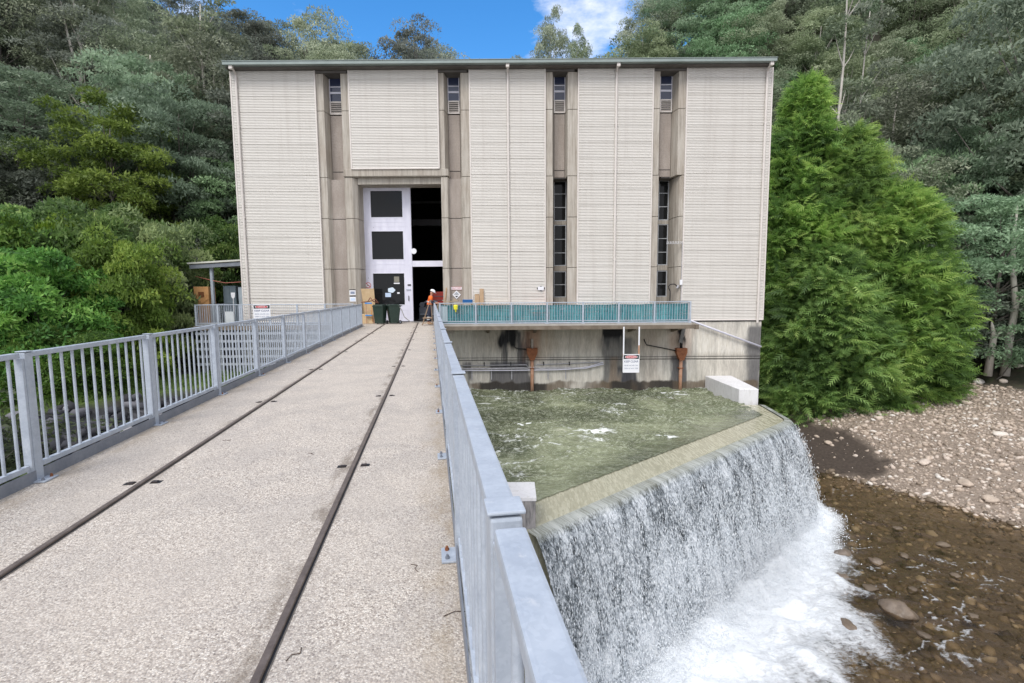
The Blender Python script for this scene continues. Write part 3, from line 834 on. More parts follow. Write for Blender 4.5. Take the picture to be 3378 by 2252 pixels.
# precast piers: plan outline from left to right, stacked units with open joints
BANDS_U = [(7.97, 11.44), (11.465, 13.38)]; BANDS_L = [(-.0, 2.99), (3.015, 5.74), (5.765, 7.945)]
def piers(name, poly, bands):
    m = MB()
    for z0, z1 in bands: m.prism(poly, z0, z1)
    return bp(m, name, CONCP, bevel=.012)
YB, YF, YD = 28.82, 28.1, 29.62
# blocks between openings (behind each panel), upper then lower
RC = [(-10.04, -9.11, -9.94, -9.14), (-3.58, -2.67, -3.44, -2.80), (2.27, 3.09, 2.40, 3.02), (8.06, 9.06, 8.24, 8.90)]
XL = [-14.9] + [r[1] for r in RC]; XR = [r[0] for r in RC] + [14.0]
XLb = [-14.9] + [r[3] for r in RC]; XRb = [r[2] for r in RC] + [14.0]
for i in range(5):
    piers('concrete_pier', [(XL[i], YF), (XR[i], YF), (XRb[i], YB), (XRb[i], 29.3), (XLb[i], 29.3), (XLb[i], YB)], BANDS_U)
lowL = [(-14.9, -10.04), (None, None), (-2.67, 2.30), (3.09, 8.08), (9.06, 14.0)]
for i in (0, 2, 3, 4):
    a, b = lowL[i]
    yb = 28.42 if i in (0,) else YD
    if i == 0: poly = [(a, YF), (b, YF), (-9.92, 28.40), (-9.92, 29.3), (a, 29.3)]
    elif i == 2: poly = [(a, YF), (b, YF), (2.46, YD), (2.46, 29.9), (-2.78, 29.9), (-2.78, 28.36)]
    elif i == 3: poly = [(a, YF), (b, YF), (8.50, YD), (8.50, 29.9), (3.20, 29.9), (3.20, YD), (3.17, 28.6), (3.12, 28.3)]
    else: poly = [(9.34, YF), (b, YF), (b, 29.9), (9.10, 29.9), (9.10, YD), (9.12, 28.75), (9.18, 28.4), (9.25, 28.2)]
    piers('concrete_pier', poly, BANDS_L)
# jambs either side of the big door
piers('door_jamb', [(-9.08, YF), (-8.67, YF), (-8.45, 28.35), (-8.42, 29.3), (-9.2, 29.3), (-9.2, 28.38)], BANDS_L)
piers('door_jamb', [(-3.82, YF), (-3.46, YF), (-3.40, 28.38), (-3.40, 29.3), (-3.80, 29.3)], BANDS_L)
m = MB(); m.box(-9.12, -3.40, YF - .06, 29.3, 8.0, 8.37, .02); bp(m, 'door_lintel', CONCP)
m = MB(); m.box(-8.43, -3.81, 28.3, 29.3, 7.62, 7.96); bp(m, 'lintel_soffit', CONCP)
for q in ((-9.93, -9.15, 28.74, 29.2, 7.97, 11.42), (-9.92, -9.20, 28.40, 29.2, 0, 7.90), (-3.43, -2.81, 28.74, 29.2, 7.97, 11.42), (-3.40, -2.78, 28.36, 29.2, 0, 7.90), (2.42, 3.00, 28.74, 29.9, 8.02, 11.42), (8.26, 8.88, 28.74, 29.9, 8.02, 11.42)):
    m = MB(); m.box(*q); bp(m, 'infill_panel', INFILL)
for x0, x1, f_ in ((-9.925, -9.155, 28.73), (-3.425, -2.815, 28.73), (2.425, 2.995, 28.73), (8.265, 8.875, 28.73)):
    m = MB(); m.box(x0, x1, f_ - .004, f_ + .02, 8.38, 8.41); bp(m, 'joint', DARK)
for x0, x1 in ((-9.915, -9.205), (-3.395, -2.785)):
    for z in (3.0, 5.75):
        m = MB(); m.box(x0, x1, 28.352 if x0 > -5 else 28.392, 28.5, z, z + .03); bp(m, 'joint', DARK)
# upper windows with vents
for i, r in enumerate(RC):
    a, b = r[2] + .0, r[3] - .0
    f = MB(); y0 = 28.74
    for z in (12.92, 12.58): f.box(a + .03, b - .03, y0, y0 + .05, z, z + (.045 if z > 12.7 else .10))
    f.box(a, a + .035, y0 - .003, y0 + .06, 12.16, 13.38); f.box(b - .035, b, y0 - .003, y0 + .06, 12.16, 13.38)
    win = bp(f, 'window', WHITEP)
    gm = MB(); gm.box(a, b, y0 + .03, y0 + .045, 12.16, 13.4); gm.v = [(p[0], p[1] - 34, p[2]) for p in gm.v]; gm.build('pane', GLASSB, win)
    vm = MB(); vm.box(a, b, y0 - .05, y0 + .02, 11.47, 11.53); vm.box(a, b, y0 - .05, y0 + .02, 12.09, 12.16)
    vm.box(a, a + .06, y0 - .048, y0 + .02, 11.53, 12.09); vm.box(b - .06, b, y0 - .048, y0 + .02, 11.53, 12.09)
    for k in range(5):
        zc = 11.575 + k * .112
        vm.boxm(Matrix.Translation(((a + b) / 2, y0 - .01, zc)) @ Matrix.Rotation(R(-40), 4, 'X'), b - a - .12, .07, .018)
    ve = bp(vm, 'vent', CREAM)
    bk = MB(); bk.box(a + .05, b - .05, y0 + .05, y0 + .07, 11.5, 12.12); bk.v = [(p[0], p[1] - 34, p[2]) for p in bk.v]; bk.build('vent_back', BLACK, ve)
    hd = MB(); hd.box(r[0] - .35, r[1] + .35, 28.03, 29.3, 13.385, 13.49); bp(hd, 'header', SOFF)
# deep lower windows
WINFR = mottled('window frame', (.40, .42, .45), (.52, .54, .57), 3, .5)
for (a, b, ex) in ((2.47, 3.19, 0), (8.50, 9.09, 1)):
    y0 = 29.55
    for (z0, z1, bars) in ((5.74, 8.0, (7.27, 6.51)), (3.17, 5.52, (4.70, 3.92)), (1.34, 2.86, (2.08,))):
        f = MB(); f.box(a, b, y0 - .03, y0 + .03, z0, z0 + .05); f.box(a, b, y0 - .03, y0 + .03, z1 - .05, z1)
        f.box(a, a + .04, y0 - .031, y0 + .03, z0 + .05, z1 - .05); f.box(b - .05, b, y0 - .031, y0 + .03, z0 + .05, z1 - .05)
        for z in bars: f.box(a + .04, b - .05, y0 - .02, y0 + .02, z - .02, z + .02)
        win = bp(f, 'window', WINFR)
        gm = MB(); gm.box(a, b, y0 + .022, y0 + .034, z0, z1); gm.v = [(p[0], p[1] - 34, p[2]) for p in gm.v]; gm.build('pane', GLASS, win)
    for z0, z1 in ((5.52, 5.735), (2.865, 3.165), (0, 1.335)):
        s_ = MB(); s_.box(a, b, y0 - .05, y0 + .25, z0, z1); bp(s_, 'spandrel', CONCP)
    s_ = MB(); s_.box(a - .1, b + .1, 28.78, 29.9, 7.955, 8.018); bp(s_, 'window_head', SOFF)
# roof, eaves, gutter, shell
m = MB(); m.box(-14.98, 13.9, 27.62, 48.2, 13.50, 13.55); bp(m, 'soffit', SOFF)
m = MB(); m.box(-15.0, 13.92, 27.36, 27.60, 13.552, 13.715, .015); m.box(-15.02, 13.94, 27.335, 27.62, 13.716, 13.745); bp(m, 'gutter', ROOFM)
m = MB(); m.prism_x([(27.60, 13.56), (48.3, 13.56), (48.3, 13.8), (38, 14.5), (27.60, 13.70)], -14.99, 13.91); bp(m, 'roof', ROOFM)
m = MB(); m.box(-14.9, -14.7, 29.3, 47.8, -.3, 13.45); m.box(13.8, 14.0, 29.9, 47.8, -.3, 13.45); m.box(-14.7, 13.8, 47.6, 47.8, -.3, 13.45)
m.box(-14.7, 13.8, 29.95, 47.6, 13.3, 13.45)
m.box(-8.45, -3.8, 29.72, 29.9, 7.96, 13.3); m.box(-14.7, -9.0, 29.31, 29.4, 0, 13.3); m.box(-3.4, -2.7, 29.31, 29.9, 0, 13.3)
bp(m, 'inner_wall', DARK)
m = MB(); m.box(-14.9, 13.9, 29.3, 47.8, -.5, -.02); bp(m, 'hall_floor', mottled('hall floor', (.06, .055, .05), (.11, .10, .09), 2, .6))
# dim crane beam inside the hall and a loft rail
m = MB(); m.box(-14, 13, 36.0, 36.5, 6.4, 6.75); m.box(-14, 13, 35.9, 36.6, 6.76, 6.82); m.box(-14, 13, 38, 38.2, 8.3, 8.45)
bp(m, 'crane_beam', mat('dim beam', (.12, .12, .13), .5))
# lower concrete wall with stains and a darker upper band
wx0, wx1 = -15.05, 14.02
gx = np.arange(wx0, wx1 + .01, .055); gz = np.arange(-8.9, .021, .055)
X, Zg = np.meshgrid(gx, gz)
st1 = fbm(X * 5.5, Zg * .45, 80, 5); st2 = fbm(X * 18, Zg * 1.4, 81, 4); bl = fbm(X * .7, Zg * .9, 82, 4)
base_c = np.array([.66, .63, .565])[None, None] * (.62 + .55 * st1 + .28 * (st2 - .5) + .25 * (bl - .5))[..., None]
def lay(colr, m): 
    global base_c
    m = np.clip(m, 0, 1)[..., None]; base_c = base_c * (1 - m) + np.array(colr)[None, None] * m
jx = X + (fbm(X * 3, Zg * .8, 83, 3) - .5) * .7
def band(x0, x1, z0, z1, e=.16, ez=.3, wv=.7):
    zz = Zg + (fbm(X * 4.5, X * 0 + 3, 84, 3) - .5) * wv
    return sst(x0 - e, x0 + e, jx) * (1 - sst(x1 - e, x1 + e, jx)) * sst(z0 - ez, z0 + ez, zz) * (1 - sst(z1 + .25, z1 + .5, Zg))
upb = sst(-2.3, -1.2, Zg) 
lay((.36, .31, .25), upb * sst(-3, -1, X) * (1 - sst(9.0, 9.6, X)) * .60 * (.5 + bl))  # darker brown across the upper wall, along the gallery's length
lay((.008, .008, .010), band(-.62, .30, -1.30, 0) * 1.2)
lay((.055, .055, .06), band(-.70, .95, -2.55, -.9) * sst(.40, .62, st1) * .9)
lay((.05, .052, .065), band(-1.30, 1.02, -3.9, -2.62, .08, .1, .1) * .82)
lay((.085, .085, .09), band(-2.7, -1.4, -3.9, -2.62, .1, .1, .1) * sst(.45, .6, st1) * .8)
lay((.010, .010, .012), band(5.15, 6.22, -1.25, 0, .12, .3, 1.4) * 1.2)
lay((.10, .10, .10), band(5.05, 6.9, -3.9, -1.3, .2) * .80)
lay((.045, .047, .06), band(6.05, 7.0, -3.9, -2.95) * .85)
lay((.26, .19, .13), band(5.45, 6.0, -3.9, -2.4) * .6)
lay((.30, .14, .07), band(.75, 1.65, -2.2, -.3, .28) * .65)
lay((.36, .27, .18), band(1.5, 2.4, -2.2, -.5, .3) * .35)
lay((.30, .24, .19), band(7.3, 8.4, -3.9, -.5, .4) * .38)
lay((.30, .17, .10), band(8.9, 10.1, -2.3, -.2, .28) * .45)
lay((.012, .012, .014), band(9.30, 9.66, -1.3, 0, .05) * 1.1)
lay((.055, .055, .065), band(8.95, 9.95, -3.9, -2.35, .1, .15, .2) * .85)
lay((.085, .085, .09), band(13.25, 14.2, -9, -.7, .18, .3, .8) * .85)
lay((.30, .27, .21), band(10.2, 13.2, -3.9, -2.2, .4) * .3)
wl = -3.42 + (fbm(X * 2.2, X * 0, 85, 4) - .5) * .35
lay((.13, .095, .06), (1 - sst(-.05, .05, Zg - wl)) * .85 * sst(.2, .5, fbm(X * 1.2, Zg, 86, 3)))
lay((.03, .028, .026), (1 - sst(-.05, .05, Zg - wl)) * sst(.45, .6, fbm(X * .8, X * 0 + 1, 87, 3)) * .9)
zg_off = np.where((Zg < -1.98) & (Zg > -2.04), .02, np.where((Zg < -2.14) & (Zg > -2.22), .03, 0)); 
LOWM = mat('stained tailrace wall', (.4, .37, .32), .85); g = NG(LOWM)
cc_ = g.attr('stain', 'Color'); nb = g.noise(g.pos((9, 9, 1.2)), 2.2, 5, .7); nf2 = g.noise(g.pos((1, 1, .6)), 16, 5, .7)
c = g.mixc(.45, cc_, g.ramp(nb, [(.3, .22), (.7, .72)]), 'OVERLAY'); c = g.mixc(g.ramp(nf2, [(.55, 0.0), (.8, .3)]), c, (.10, .09, .08)); g.base(c); g.normal(g.bump(nb, .6, .02))
me = np_mesh('wall_face', np.stack([X, np.full(X.shape, 28.06) + zg_off - 34, Zg], -1).reshape(-1, 3), grid_faces(len(gx), len(gz)), None, {'stain': base_c.reshape(-1, 3)})
link('tailrace_wall', me, LOWM, st_)
m = MB(); m.box(wx0 + .01, wx1 - .01, 28.12, 29.25, -8.9, -.03); m.box(wx0 + .01, wx0 + .3, 29.25, 47.8, -8.9, -.03); m.box(wx1 - .3, wx1 - .01, 29.25, 47.8, -8.9, -.03)
bp(m, 'foundation', CONC)
m = MB(); m.box(-15.0, 14.03, 28.03, 28.1, -.06, .0, .01); bp(m, 'drip_edge', DARK)
m = MB(); m.box(wx0, wx1, 28.045, 28.075, -2.165, -2.135); m.box(wx0, wx1, 28.047, 28.07, -2.03, -2.01); bp(m, 'wall_groove', mat('groove', (.05, .045, .04), .9))
# downpipes
for x, zb in ((-14.62, .02), (-.13, .05), (5.68, .05), (13.70, -.12)):
    m = MB(); m.tube([(x, 27.93, 13.15), (x, 27.93, zb)], .06, 10); m.tube([(x, 27.50, 13.54), (x, 27.72, 13.44), (x, 27.93, 13.28), (x, 27.93, 13.1)], .058, 10)
    m.box(x - .09, x + .09, 27.42, 27.60, 13.38, 13.55, .01)
    for z in np.arange(1, 13, 2.4): m.box(x - .075, x + .075, 27.89, 27.99, z, z + .05)
    bp(m, 'downpipe', CREAM, smooth=False)

# sliding door leaf, standing open at the west half of the opening
dr = thing('sliding_door', 'huge white sliding door with three dark glazed panels standing half open', 'door', (-7.2, 29.3, 0))
def dpart(mb, name, m, parent=dr, bev=0.0):
    mb.v = [(a + 7.2, b - 29.3, c_) for a, b, c_ in mb.v]; return mb.build(name, m, parent, bevel=bev)
DOORW = mat('flaking white paint', (.68, .68, .78), .4); g = NG(DOORW); n1 = g.noise(g.pos((1, 1, .7)), 6, 6, .75); n2 = g.noise(g.pos(), 1.0, 3)
peel = g.math('MULTIPLY', g.ramp(n1, [(.66, 0.0), (.69, 1.0)]), g.ramp(n2, [(.5, 0.0), (.6, 1.0)]))
g.base(g.mixc(peel, g.ramp(g.noise(g.pos((2, 2, .5)), 2, 4), [(.3, (.60, .60, .71)), (.7, (.72, .72, .82))]), (.10, .09, .10)))
ya, yb_ = 29.22, 29.38
m = MB()
m.box(-8.62, -8.05, ya, yb_, 0.02, 7.86); m.box(-6.17, -5.74, ya, yb_, 0.02, 7.86)
for z0, z1 in ((.02, .95), (2.83, 3.555), (5.225, 5.94), (7.49, 7.86)): m.box(-8.05, -6.17, ya + .001, yb_ - .001, z0, z1)
dpart(m, 'door_leaf', DOORW)
m = MB()
for z0, z1 in ((.95, 2.83), (3.555, 5.225), (5.94, 7.49)):
    m.box(-8.05, -8.01, ya - .012, ya + .03, z0, z1); m.box(-6.21, -6.17, ya - .012, ya + .03, z0, z1); m.box(-8.01, -6.21, ya - .012, ya + .03, z0, z0 + .04); m.box(-8.01, -6.21, ya - .012, ya + .03, z1 - .04, z1)
for z in (3.05, 3.3, 5.45, 5.7, .25, .45, .65): m.box(-8.5, -5.9, ya - .008, ya, z, z + .018)
dpart(m, 'moulding', WHITEP)
for z0, z1 in ((.99, 2.79), (3.595, 5.185), (5.98, 7.45)):
    m = MB(); m.box(-8.01, -6.21, ya + .05, ya + .065, z0, z1); dpart(m, 'door_pane', GLASS)
m = MB()
for z0, z1 in ((.2, 2.85), (3.6, 5.3), (6.0, 7.5)): m.box(-8.64, -8.555, ya - .02, ya - .002, z0, z1)
dpart(m, 'side_slot', BLACK)
m = MB(); m.box(-5.99, -5.95, ya - .05, ya - .02, 1.2, 1.5, .008); m.box(-5.985, -5.955, ya - .02, ya, 1.2, 1.23); m.box(-5.985, -5.955, ya - .02, ya, 1.47, 1.5); dpart(m, 'handle', BLACK)
m = MB(); m.box(-6.02, -5.83, ya - .03, ya - .002, 2.08, 2.16, .006); dpart(m, 'door_label', BLACK)
m = MB(); m.box(-6.10, -5.84, ya - .04, ya - .002, 1.82, 1.88, .006); dpart(m, 'bracket', GALV)
# white sill bar across the open half
m = MB(); m.box(-5.74, -3.83, 29.25, 29.35, 3.17, 3.50); o = bp(m, 'door_transom', WHITEP)
m = MB(); m.tube([(-5.62, 29.2, 4.05), (-5.62, 29.24, 4.05)], .16, 16); o = m.build('round_lamp', SIGNW); tag(o, 'small round white bulkhead lamp at the edge of the open doorway', 'lamp')

# stickers and notices: thin things fixed on the door glass
def plate(name, x, z, wd, ht, m, y, label=None, cat='notice', group=None, parent=None, th=.008):
    b = MB(); b.box(x - wd / 2, x + wd / 2, y - th, y, z - ht / 2, z + ht / 2); o = b.build(name, m, parent)
    if label: tag(o, label, cat, group)
    return o
b = MB(); b.prism_y([(-6.98 + .21 * math.cos(a) * (1 + .07 * math.cos(5 * a)), 1.83 + .15 * math.sin(a) * (1 + .07 * math.cos(5 * a))) for a in np.linspace(0, 2 * math.pi, 40)[:-1]], 29.245, 29.262)
tag(b.build('notice', mat('notice pale', (.62, .72, .82), .5)), 'pale cloud shaped notice stuck on the lowest door glass', 'notice')
plate('notice', -7.18, 1.55, .33, .24, mat('notice blue', (.50, .62, .80), .5), 29.262, 'small pale blue notice stuck just below the cloud shaped one')
plate('notice', -6.58, 1.66, .14, .09, SIGNW, 29.262, 'tiny white sticker on the door glass near its handle side')
plate('notice', -6.66, 2.45, .30, .32, mat('notice tan', (.22, .21, .17), .7), 29.262, 'dull tan poster behind the top of the lowest door glass')
plate('notice', -6.66, 2.22, .34, .07, SIGNW, 29.262, 'narrow white strip under the tan poster on the door glass')
pr = thing('prohibition_sign', 'round no smoking sign with a red ring beside the door glass', 'sign', (-8.30, 29.2, 2.12))
b = MB(); b.tube([(0, 0, 0), (0, .012, 0)], .165, 28); b.build('sign_plate', SIGNW, pr)
b = MB()
for k in range(28):
    a0, a1 = 2 * math.pi * k / 28, 2 * math.pi * (k + 1) / 28
    b.prism_y([(.162 * math.cos(a0), .162 * math.sin(a0)), (.13 * math.cos(a0), .13 * math.sin(a0)), (.13 * math.cos(a1), .13 * math.sin(a1)), (.162 * math.cos(a1), .162 * math.sin(a1))], -.004, 0)
b.boxm(Matrix.Rotation(R(45), 4, 'Y') @ Matrix.Translation((0, -.003, 0)), .27, .004, .03); b.build('sign_ring', SIGNRED, pr)
b = MB(); b.box(-.08, .07, -.002, 0, -.02, .012); b.build('sign_symbol', BLACK, pr)

# sign pair on the west door jamb
for zc, mm_, lab in ((1.72, SIGNW, 'white rectangular notice on the concrete jamb, the upper of two'), (1.36, mat('notice blue2', (.55, .68, .88), .5), 'blue and white notice on the concrete jamb, the lower of two')):
    t_ = thing('notice', lab, 'notice', (-8.87, 28.09, zc))
    b = MB(); b.box(-.17, .17, -.012, 0, -.16, .16); b.build('backing', SIGNW, t_)
    b = MB(); b.box(-.17, .17, -.016, -.013, .11, .16); b.build('header', BLACK, t_)
    b = MB(); b.box(-.12, .12, -.016, -.013, -.10, .04); b.build('print', mm_ if mm_ is not SIGNW else GREYTXT, t_)

# HAZCHEM and the diamond placard
hz = thing('hazchem_sign', 'small white sign reading HAZCHEM in red on the concrete recess', 'sign', (-3.10, 28.34, 1.90))
b = MB(); b.box(-.30, .30, -.01, 0, -.085, .085, .0); b.build('sign_plate', SIGNW, hz)
b = MB()
for q in ((-.30, .30, .073, .085), (-.30, .30, -.085, -.073)): b.box(q[0], q[1], -.013, -.011, q[2], q[3])
b.build('sign_border', SIGNRED, hz)
text_mesh('HAZCHEM', .13, 'lettering', SIGNRED, hz, (0, -.012, 0), sx=.84)
dm_ = thing('hazard_placard', 'diamond shaped corrosive hazard placard below the HAZCHEM sign', 'sign', (-3.10, 28.34, 1.54))
b = MB(); b.prism_y([(0, -.24), (.24, 0), (0, .24), (-.24, 0)], -.012, 0); b.build('placard', SIGNW, dm_)
b = MB(); b.prism_y([(0, -.16), (.09, -.065), (-.09, -.065)], -.016, -.013); b.boxm(Matrix.Translation((0, -.0145, 0)), .3, .003, .02); b.build('placard_print', BLACK, dm_)
b = MB(); b.prism_y([(-.13, .05), (.02, .02), (.13, .05), (0, .17)], -.016, -.013); b.build('placard_tint', mat('tint', (.35, .38, .42), .5), dm_)

# ------------------------------------------------------------------ platforms along the facade
PLATC = mottled('stained platform edge', (.11, .085, .06), (.24, .20, .16), 2, .85, 0, .4, .01)
pf = thing('gallery_platform', 'walkway platform along the facade over the tailrace pool', 'platform', (2.8, 27.1, 0))
def pp_(mb, name, m, par, ox, oy, bev=0.0, sm=False):
    mb.v = [(a - ox, b - oy, c_) for a, b, c_ in mb.v]; return mb.build(name, m, par, sm, bev)
m = MB(); m.box(-3.95, 9.35, 26.12, 28.02, -.10, -.002); pp_(m, 'walkway_slab', mottled('walkway concrete', (.34, .32, .29), (.44, .42, .39), 2, .9), pf, 2.8, 27.1)
m = MB(); m.box(-3.95, 9.72, 26.05, 26.22, -.30, -.102); m.box(9.55, 9.73, 26.0, 26.24, -.33, -.09); pp_(m, 'edge_beam', PLATC, pf, 2.8, 27.1)
for x in (-1.4, 1.2, 6.5, 8.9):
    m = MB(); m.prism_x([(26.22, -.30), (28.02, -.30), (28.02, -.62)], x, x + .14); pp_(m, 'bracket', PLATC, pf, 2.8, 27.1)

def xrail(name, label, x0, x1, y, n, ox, oy, z0=0.0, hh=1.08, posts=None, dens=14, mesh=False, end=True, group=None):
    th = thing(name, label, 'railing', (ox, oy, 0), 0, group)
    xs_ = np.linspace(x0, x1, n + 1)
    for i, x in enumerate(xs_):
        m = MB(); m.box(x - .045, x + .045, y - .03, y + .03, z0, z0 + hh - .003, .004); m.box(x - .10, x + .10, y - .05, y + .06, z0 + .001, z0 + .014)
        pp_(m, 'post', GALV, th, ox, oy)
    m = MB(); m.box(x0 - .05, x1 + .05, y - .035, y + .035, z0 + hh, z0 + hh + .045, .006); pp_(m, 'top_rail', GALV, th, ox, oy)
    for i in range(n):
        a, b = xs_[i] + .05, xs_[i + 1] - .05
        m = MB(); m.box(a, b, y - .02, y + .02, z0 + .13, z0 + .17); m.box(a, b, y - .012, y + .012, z0 + .02, z0 + .08); pp_(m, 'bottom_rail', GALV, th, ox, oy)
        m = MB()
        if mesh:
            for k in range(1, int((b - a) / .10)): m.box(a + k * .10 - .004, a + k * .10 + .004, y - .004, y + .004, z0 + .17, z0 + hh)
            for k in range(1, 9): m.box(a, b, y - .010, y - .0042, z0 + .17 + k * .1, z0 + .178 + k * .1)
            pp_(m, 'wire_panel', GALV, th, ox, oy)
        else:
            for k in range(dens):
                xx = a + (b - a) * (k + .5) / dens; m = MB(); m.tube([(xx, y, z0 + .165), (xx, y, z0 + hh)], .0125, 6, False); pp_(m, 'baluster', GALV, th, ox, oy)
    return th
xrail('gallery_railing', 'galvanised railing along the front of the gallery over the pool', -3.75, 9.32, 26.2, 7, 2.8, 26.2, dens=13)
# end return of the gallery railing
m = MB(); m.box(9.285, 9.355, 26.25, 28.0, 1.08, 1.125); m.box(9.30, 9.34, 26.25, 28.0, .13, .17)
for k in range(12): m.tube([(9.32, 26.35 + k * .14, .165), (9.32, 26.35 + k * .14, 1.08)], .0125, 6, False)
o = m.build('end_railing', GALV); tag(o, 'short galvanised railing closing the east end of the gallery', 'railing')
# teal debris netting tied behind the railing
TEAL = bpy.data.materials.new('teal netting'); TEAL.use_nodes = True; g = NG(TEAL)
v = g.pos(); n1 = g.noise(g.pos((5, 1, .7)), 1.3, 5, .65); n2 = g.noise(g.pos((.8, 1, 9)), 1.5, 3, .6)
g.base(g.ramp(n1, [(.3, (.02, .14, .17)), (.5, (.06, .27, .31)), (.7, (.14, .42, .46))])); g.b.inputs['Roughness'].default_value = .6
trn = g.n('ShaderNodeBsdfTransparent'); mx = g.n('ShaderNodeMixShader')
g.l(g.ramp(n2, [(.45, .12), (.65, .42)]), mx.inputs[0]); g.l(g.b.outputs[0], mx.inputs[1]); g.l(trn.outputs[0], mx.inputs[2]); g.l(mx.outputs[0], g.out.inputs['Surface'])
gx = np.arange(-3.85, 9.30, .05); gz = np.arange(.04, 1.03, .05)
X, Zg = np.meshgrid(gx, gz)
Yg = 26.30 + (fbm(X * 2.2, Zg * .6, 90, 3) - .5) * .10 + .012 * np.sin(X * 26)
Zt = Zg + (Zg / 1.0) * (fbm(X * .9, X * 0, 91, 2) - .5) * .06
me = np_mesh('debris_netting', np.stack([X, Yg, Zt], -1).reshape(-1, 3), grid_faces(len(gx), len(gz)))
o = link('debris_netting', me, TEAL, smooth=True); so_ = o.modifiers.new('s', 'SOLIDIFY'); so_.thickness = .006
tag(o, 'teal debris netting tied along the inside of the gallery railing', 'netting')
# stacked materials against the wall behind the netting
for i, (x, wd, h, mm_) in enumerate([(1.6, 1.0, .55, ORANGE), (3.2, 1.3, .95, WHITEP), (5.2, .9, .8, mottled('dull green tarp', (.05, .12, .10), (.09, .17, .14), 3, .8)), (-.9, 1.6, .98, WOOD)]):
    m = MB()
    for k in range(3): m.box(x - wd / 2 + .03 * k, x + wd / 2 - .02 * k, 27.2 + .02 * k, 27.8, .002 + k * h / 3, (k + 1) * h / 3 - .01, .01)
    o = m.build('covered_stack', mm_); tag(o, ['orange', 'white', 'dull green', 'timber'][i] + ' stack of site materials standing behind the teal netting', 'stack')

# west gallery with plain rail and wire panels
pw = thing('gallery_platform', 'west walkway platform in front of the cladding beside the bridge', 'platform', (-12.5, 27.1, 0))
m = MB(); m.box(-16.65, -7.6, 26.12, 28.02, -.22, -.002); pp_(m, 'walkway_slab', PLATC, pw, -12.5, 27.1)
xrail('gallery_railing', 'galvanised balustrade at the outer corner of the west gallery', -16.5, -14.2, 26.2, 2, -15.4, 26.2, dens=9)
m = MB(); m.box(-16.54, -16.46, 26.25, 31, 1.08, 1.12)
for k in range(34): m.tube([(-16.5, 26.35 + k * .14, .1), (-16.5, 26.35 + k * .14, 1.08)], .0125, 6, False)
tag(m.build('side_railing', GALV), 'long galvanised railing running back from the west gallery corner', 'railing')
xrail('gallery_railing', 'thin wire mesh railing carrying the danger sign beside the bridge', -14.1, -8.3, 26.2, 4, -11, 26.2, mesh=True)
m = MB(); m.box(-14.9, -14.45, 26.05, 26.16, .18, .75, .01); tag(m.build('electrical_box', mottled('elec', (.45, .48, .5), (.55, .58, .6), 3)), 'grey electrical box on the west gallery balustrade', 'box')
# grated trash rack below the west gallery
m = MB()
for k in range(26): m.box(-16.4 + k * .30, -16.36 + k * .30, 25.96, 26.02, -2.55, -.25)
for z in (-.45, -.85, -1.25, -1.65, -2.05): m.box(-16.45, -8.8, 25.94, 25.958, z, z + .13)
tag(m.build('trash_rack', mottled('rack', (.28, .31, .35), (.40, .43, .47), 4)), 'grey grated steel screen hanging below the west gallery', 'screen')

# danger signs
def danger(name, label, x, y, z, wd, ht):
    t_ = thing(name, label, 'sign', (x, y, z))
    b = MB(); b.box(-wd / 2, wd / 2, 0, .012, -ht / 2, ht / 2, .004); b.build('sign_plate', SIGNW, t_)
    b = MB(); b.box(-wd / 2 * .93, wd / 2 * .93, -.004, -.001, ht * .24, ht * .455); b.build('sign_header', BLACK, t_)
    b = MB(); b.prism_y([(wd * .39 * math.cos(a), ht * .347 + ht * .088 * math.sin(a)) for a in np.linspace(0, 2 * math.pi, 33)[:-1]], -.007, -.0045); b.build('oval_border', SIGNW, t_)
    b = MB(); b.prism_y([(wd * .355 * math.cos(a), ht * .347 + ht * .072 * math.sin(a)) for a in np.linspace(0, 2 * math.pi, 33)[:-1]], -.010, -.0075); b.build('red_oval', SIGNRED, t_)
    text_mesh('DANGER', ht * .12, 'lettering', SIGNW, t_, (0, -.0115, ht * .347), sx=1.0)
    text_mesh('KEEP CLEAR', ht * .155, 'lettering', SIGNBLUE, t_, (0, -.003, ht * .10), sx=wd / ht * 1.03)
    text_mesh('RELIEF VALVES CAN', ht * .098, 'lettering', GREYTXT, t_, (0, -.003, -ht * .11), sx=wd / ht * .97)
    text_mesh('OPEN AT ANY TIME', ht * .098, 'lettering', GREYTXT, t_, (0, -.003, -ht * .27), sx=wd / ht * .97)
    return t_
danger('danger_sign', 'DANGER KEEP CLEAR sign fixed to the wire railing west of the bridge', -13.02, 26.14, .70, .90, .82)
d2 = danger('danger_sign', 'DANGER KEEP CLEAR sign hanging below the gallery over the pool', 6.25, 26.02, -2.02, .86, .98)
d2.location = (6.23, 26.0, -2.10)
for sx_, m_c in ((-.40, WHITEP), (.40, WHITEP)):
    b = MB(); b.cur = 0; b.box(sx_ - .035, sx_ + .035, .014, .05, -.45, 1.92, .005); b.cur = 1; b.box(sx_ - .037, sx_ + .037, .012, .052, .35, .95 if sx_ > 0 else .50)
    b.build('hanger_arm', [SIGNW, RUSTPIPE], d2)

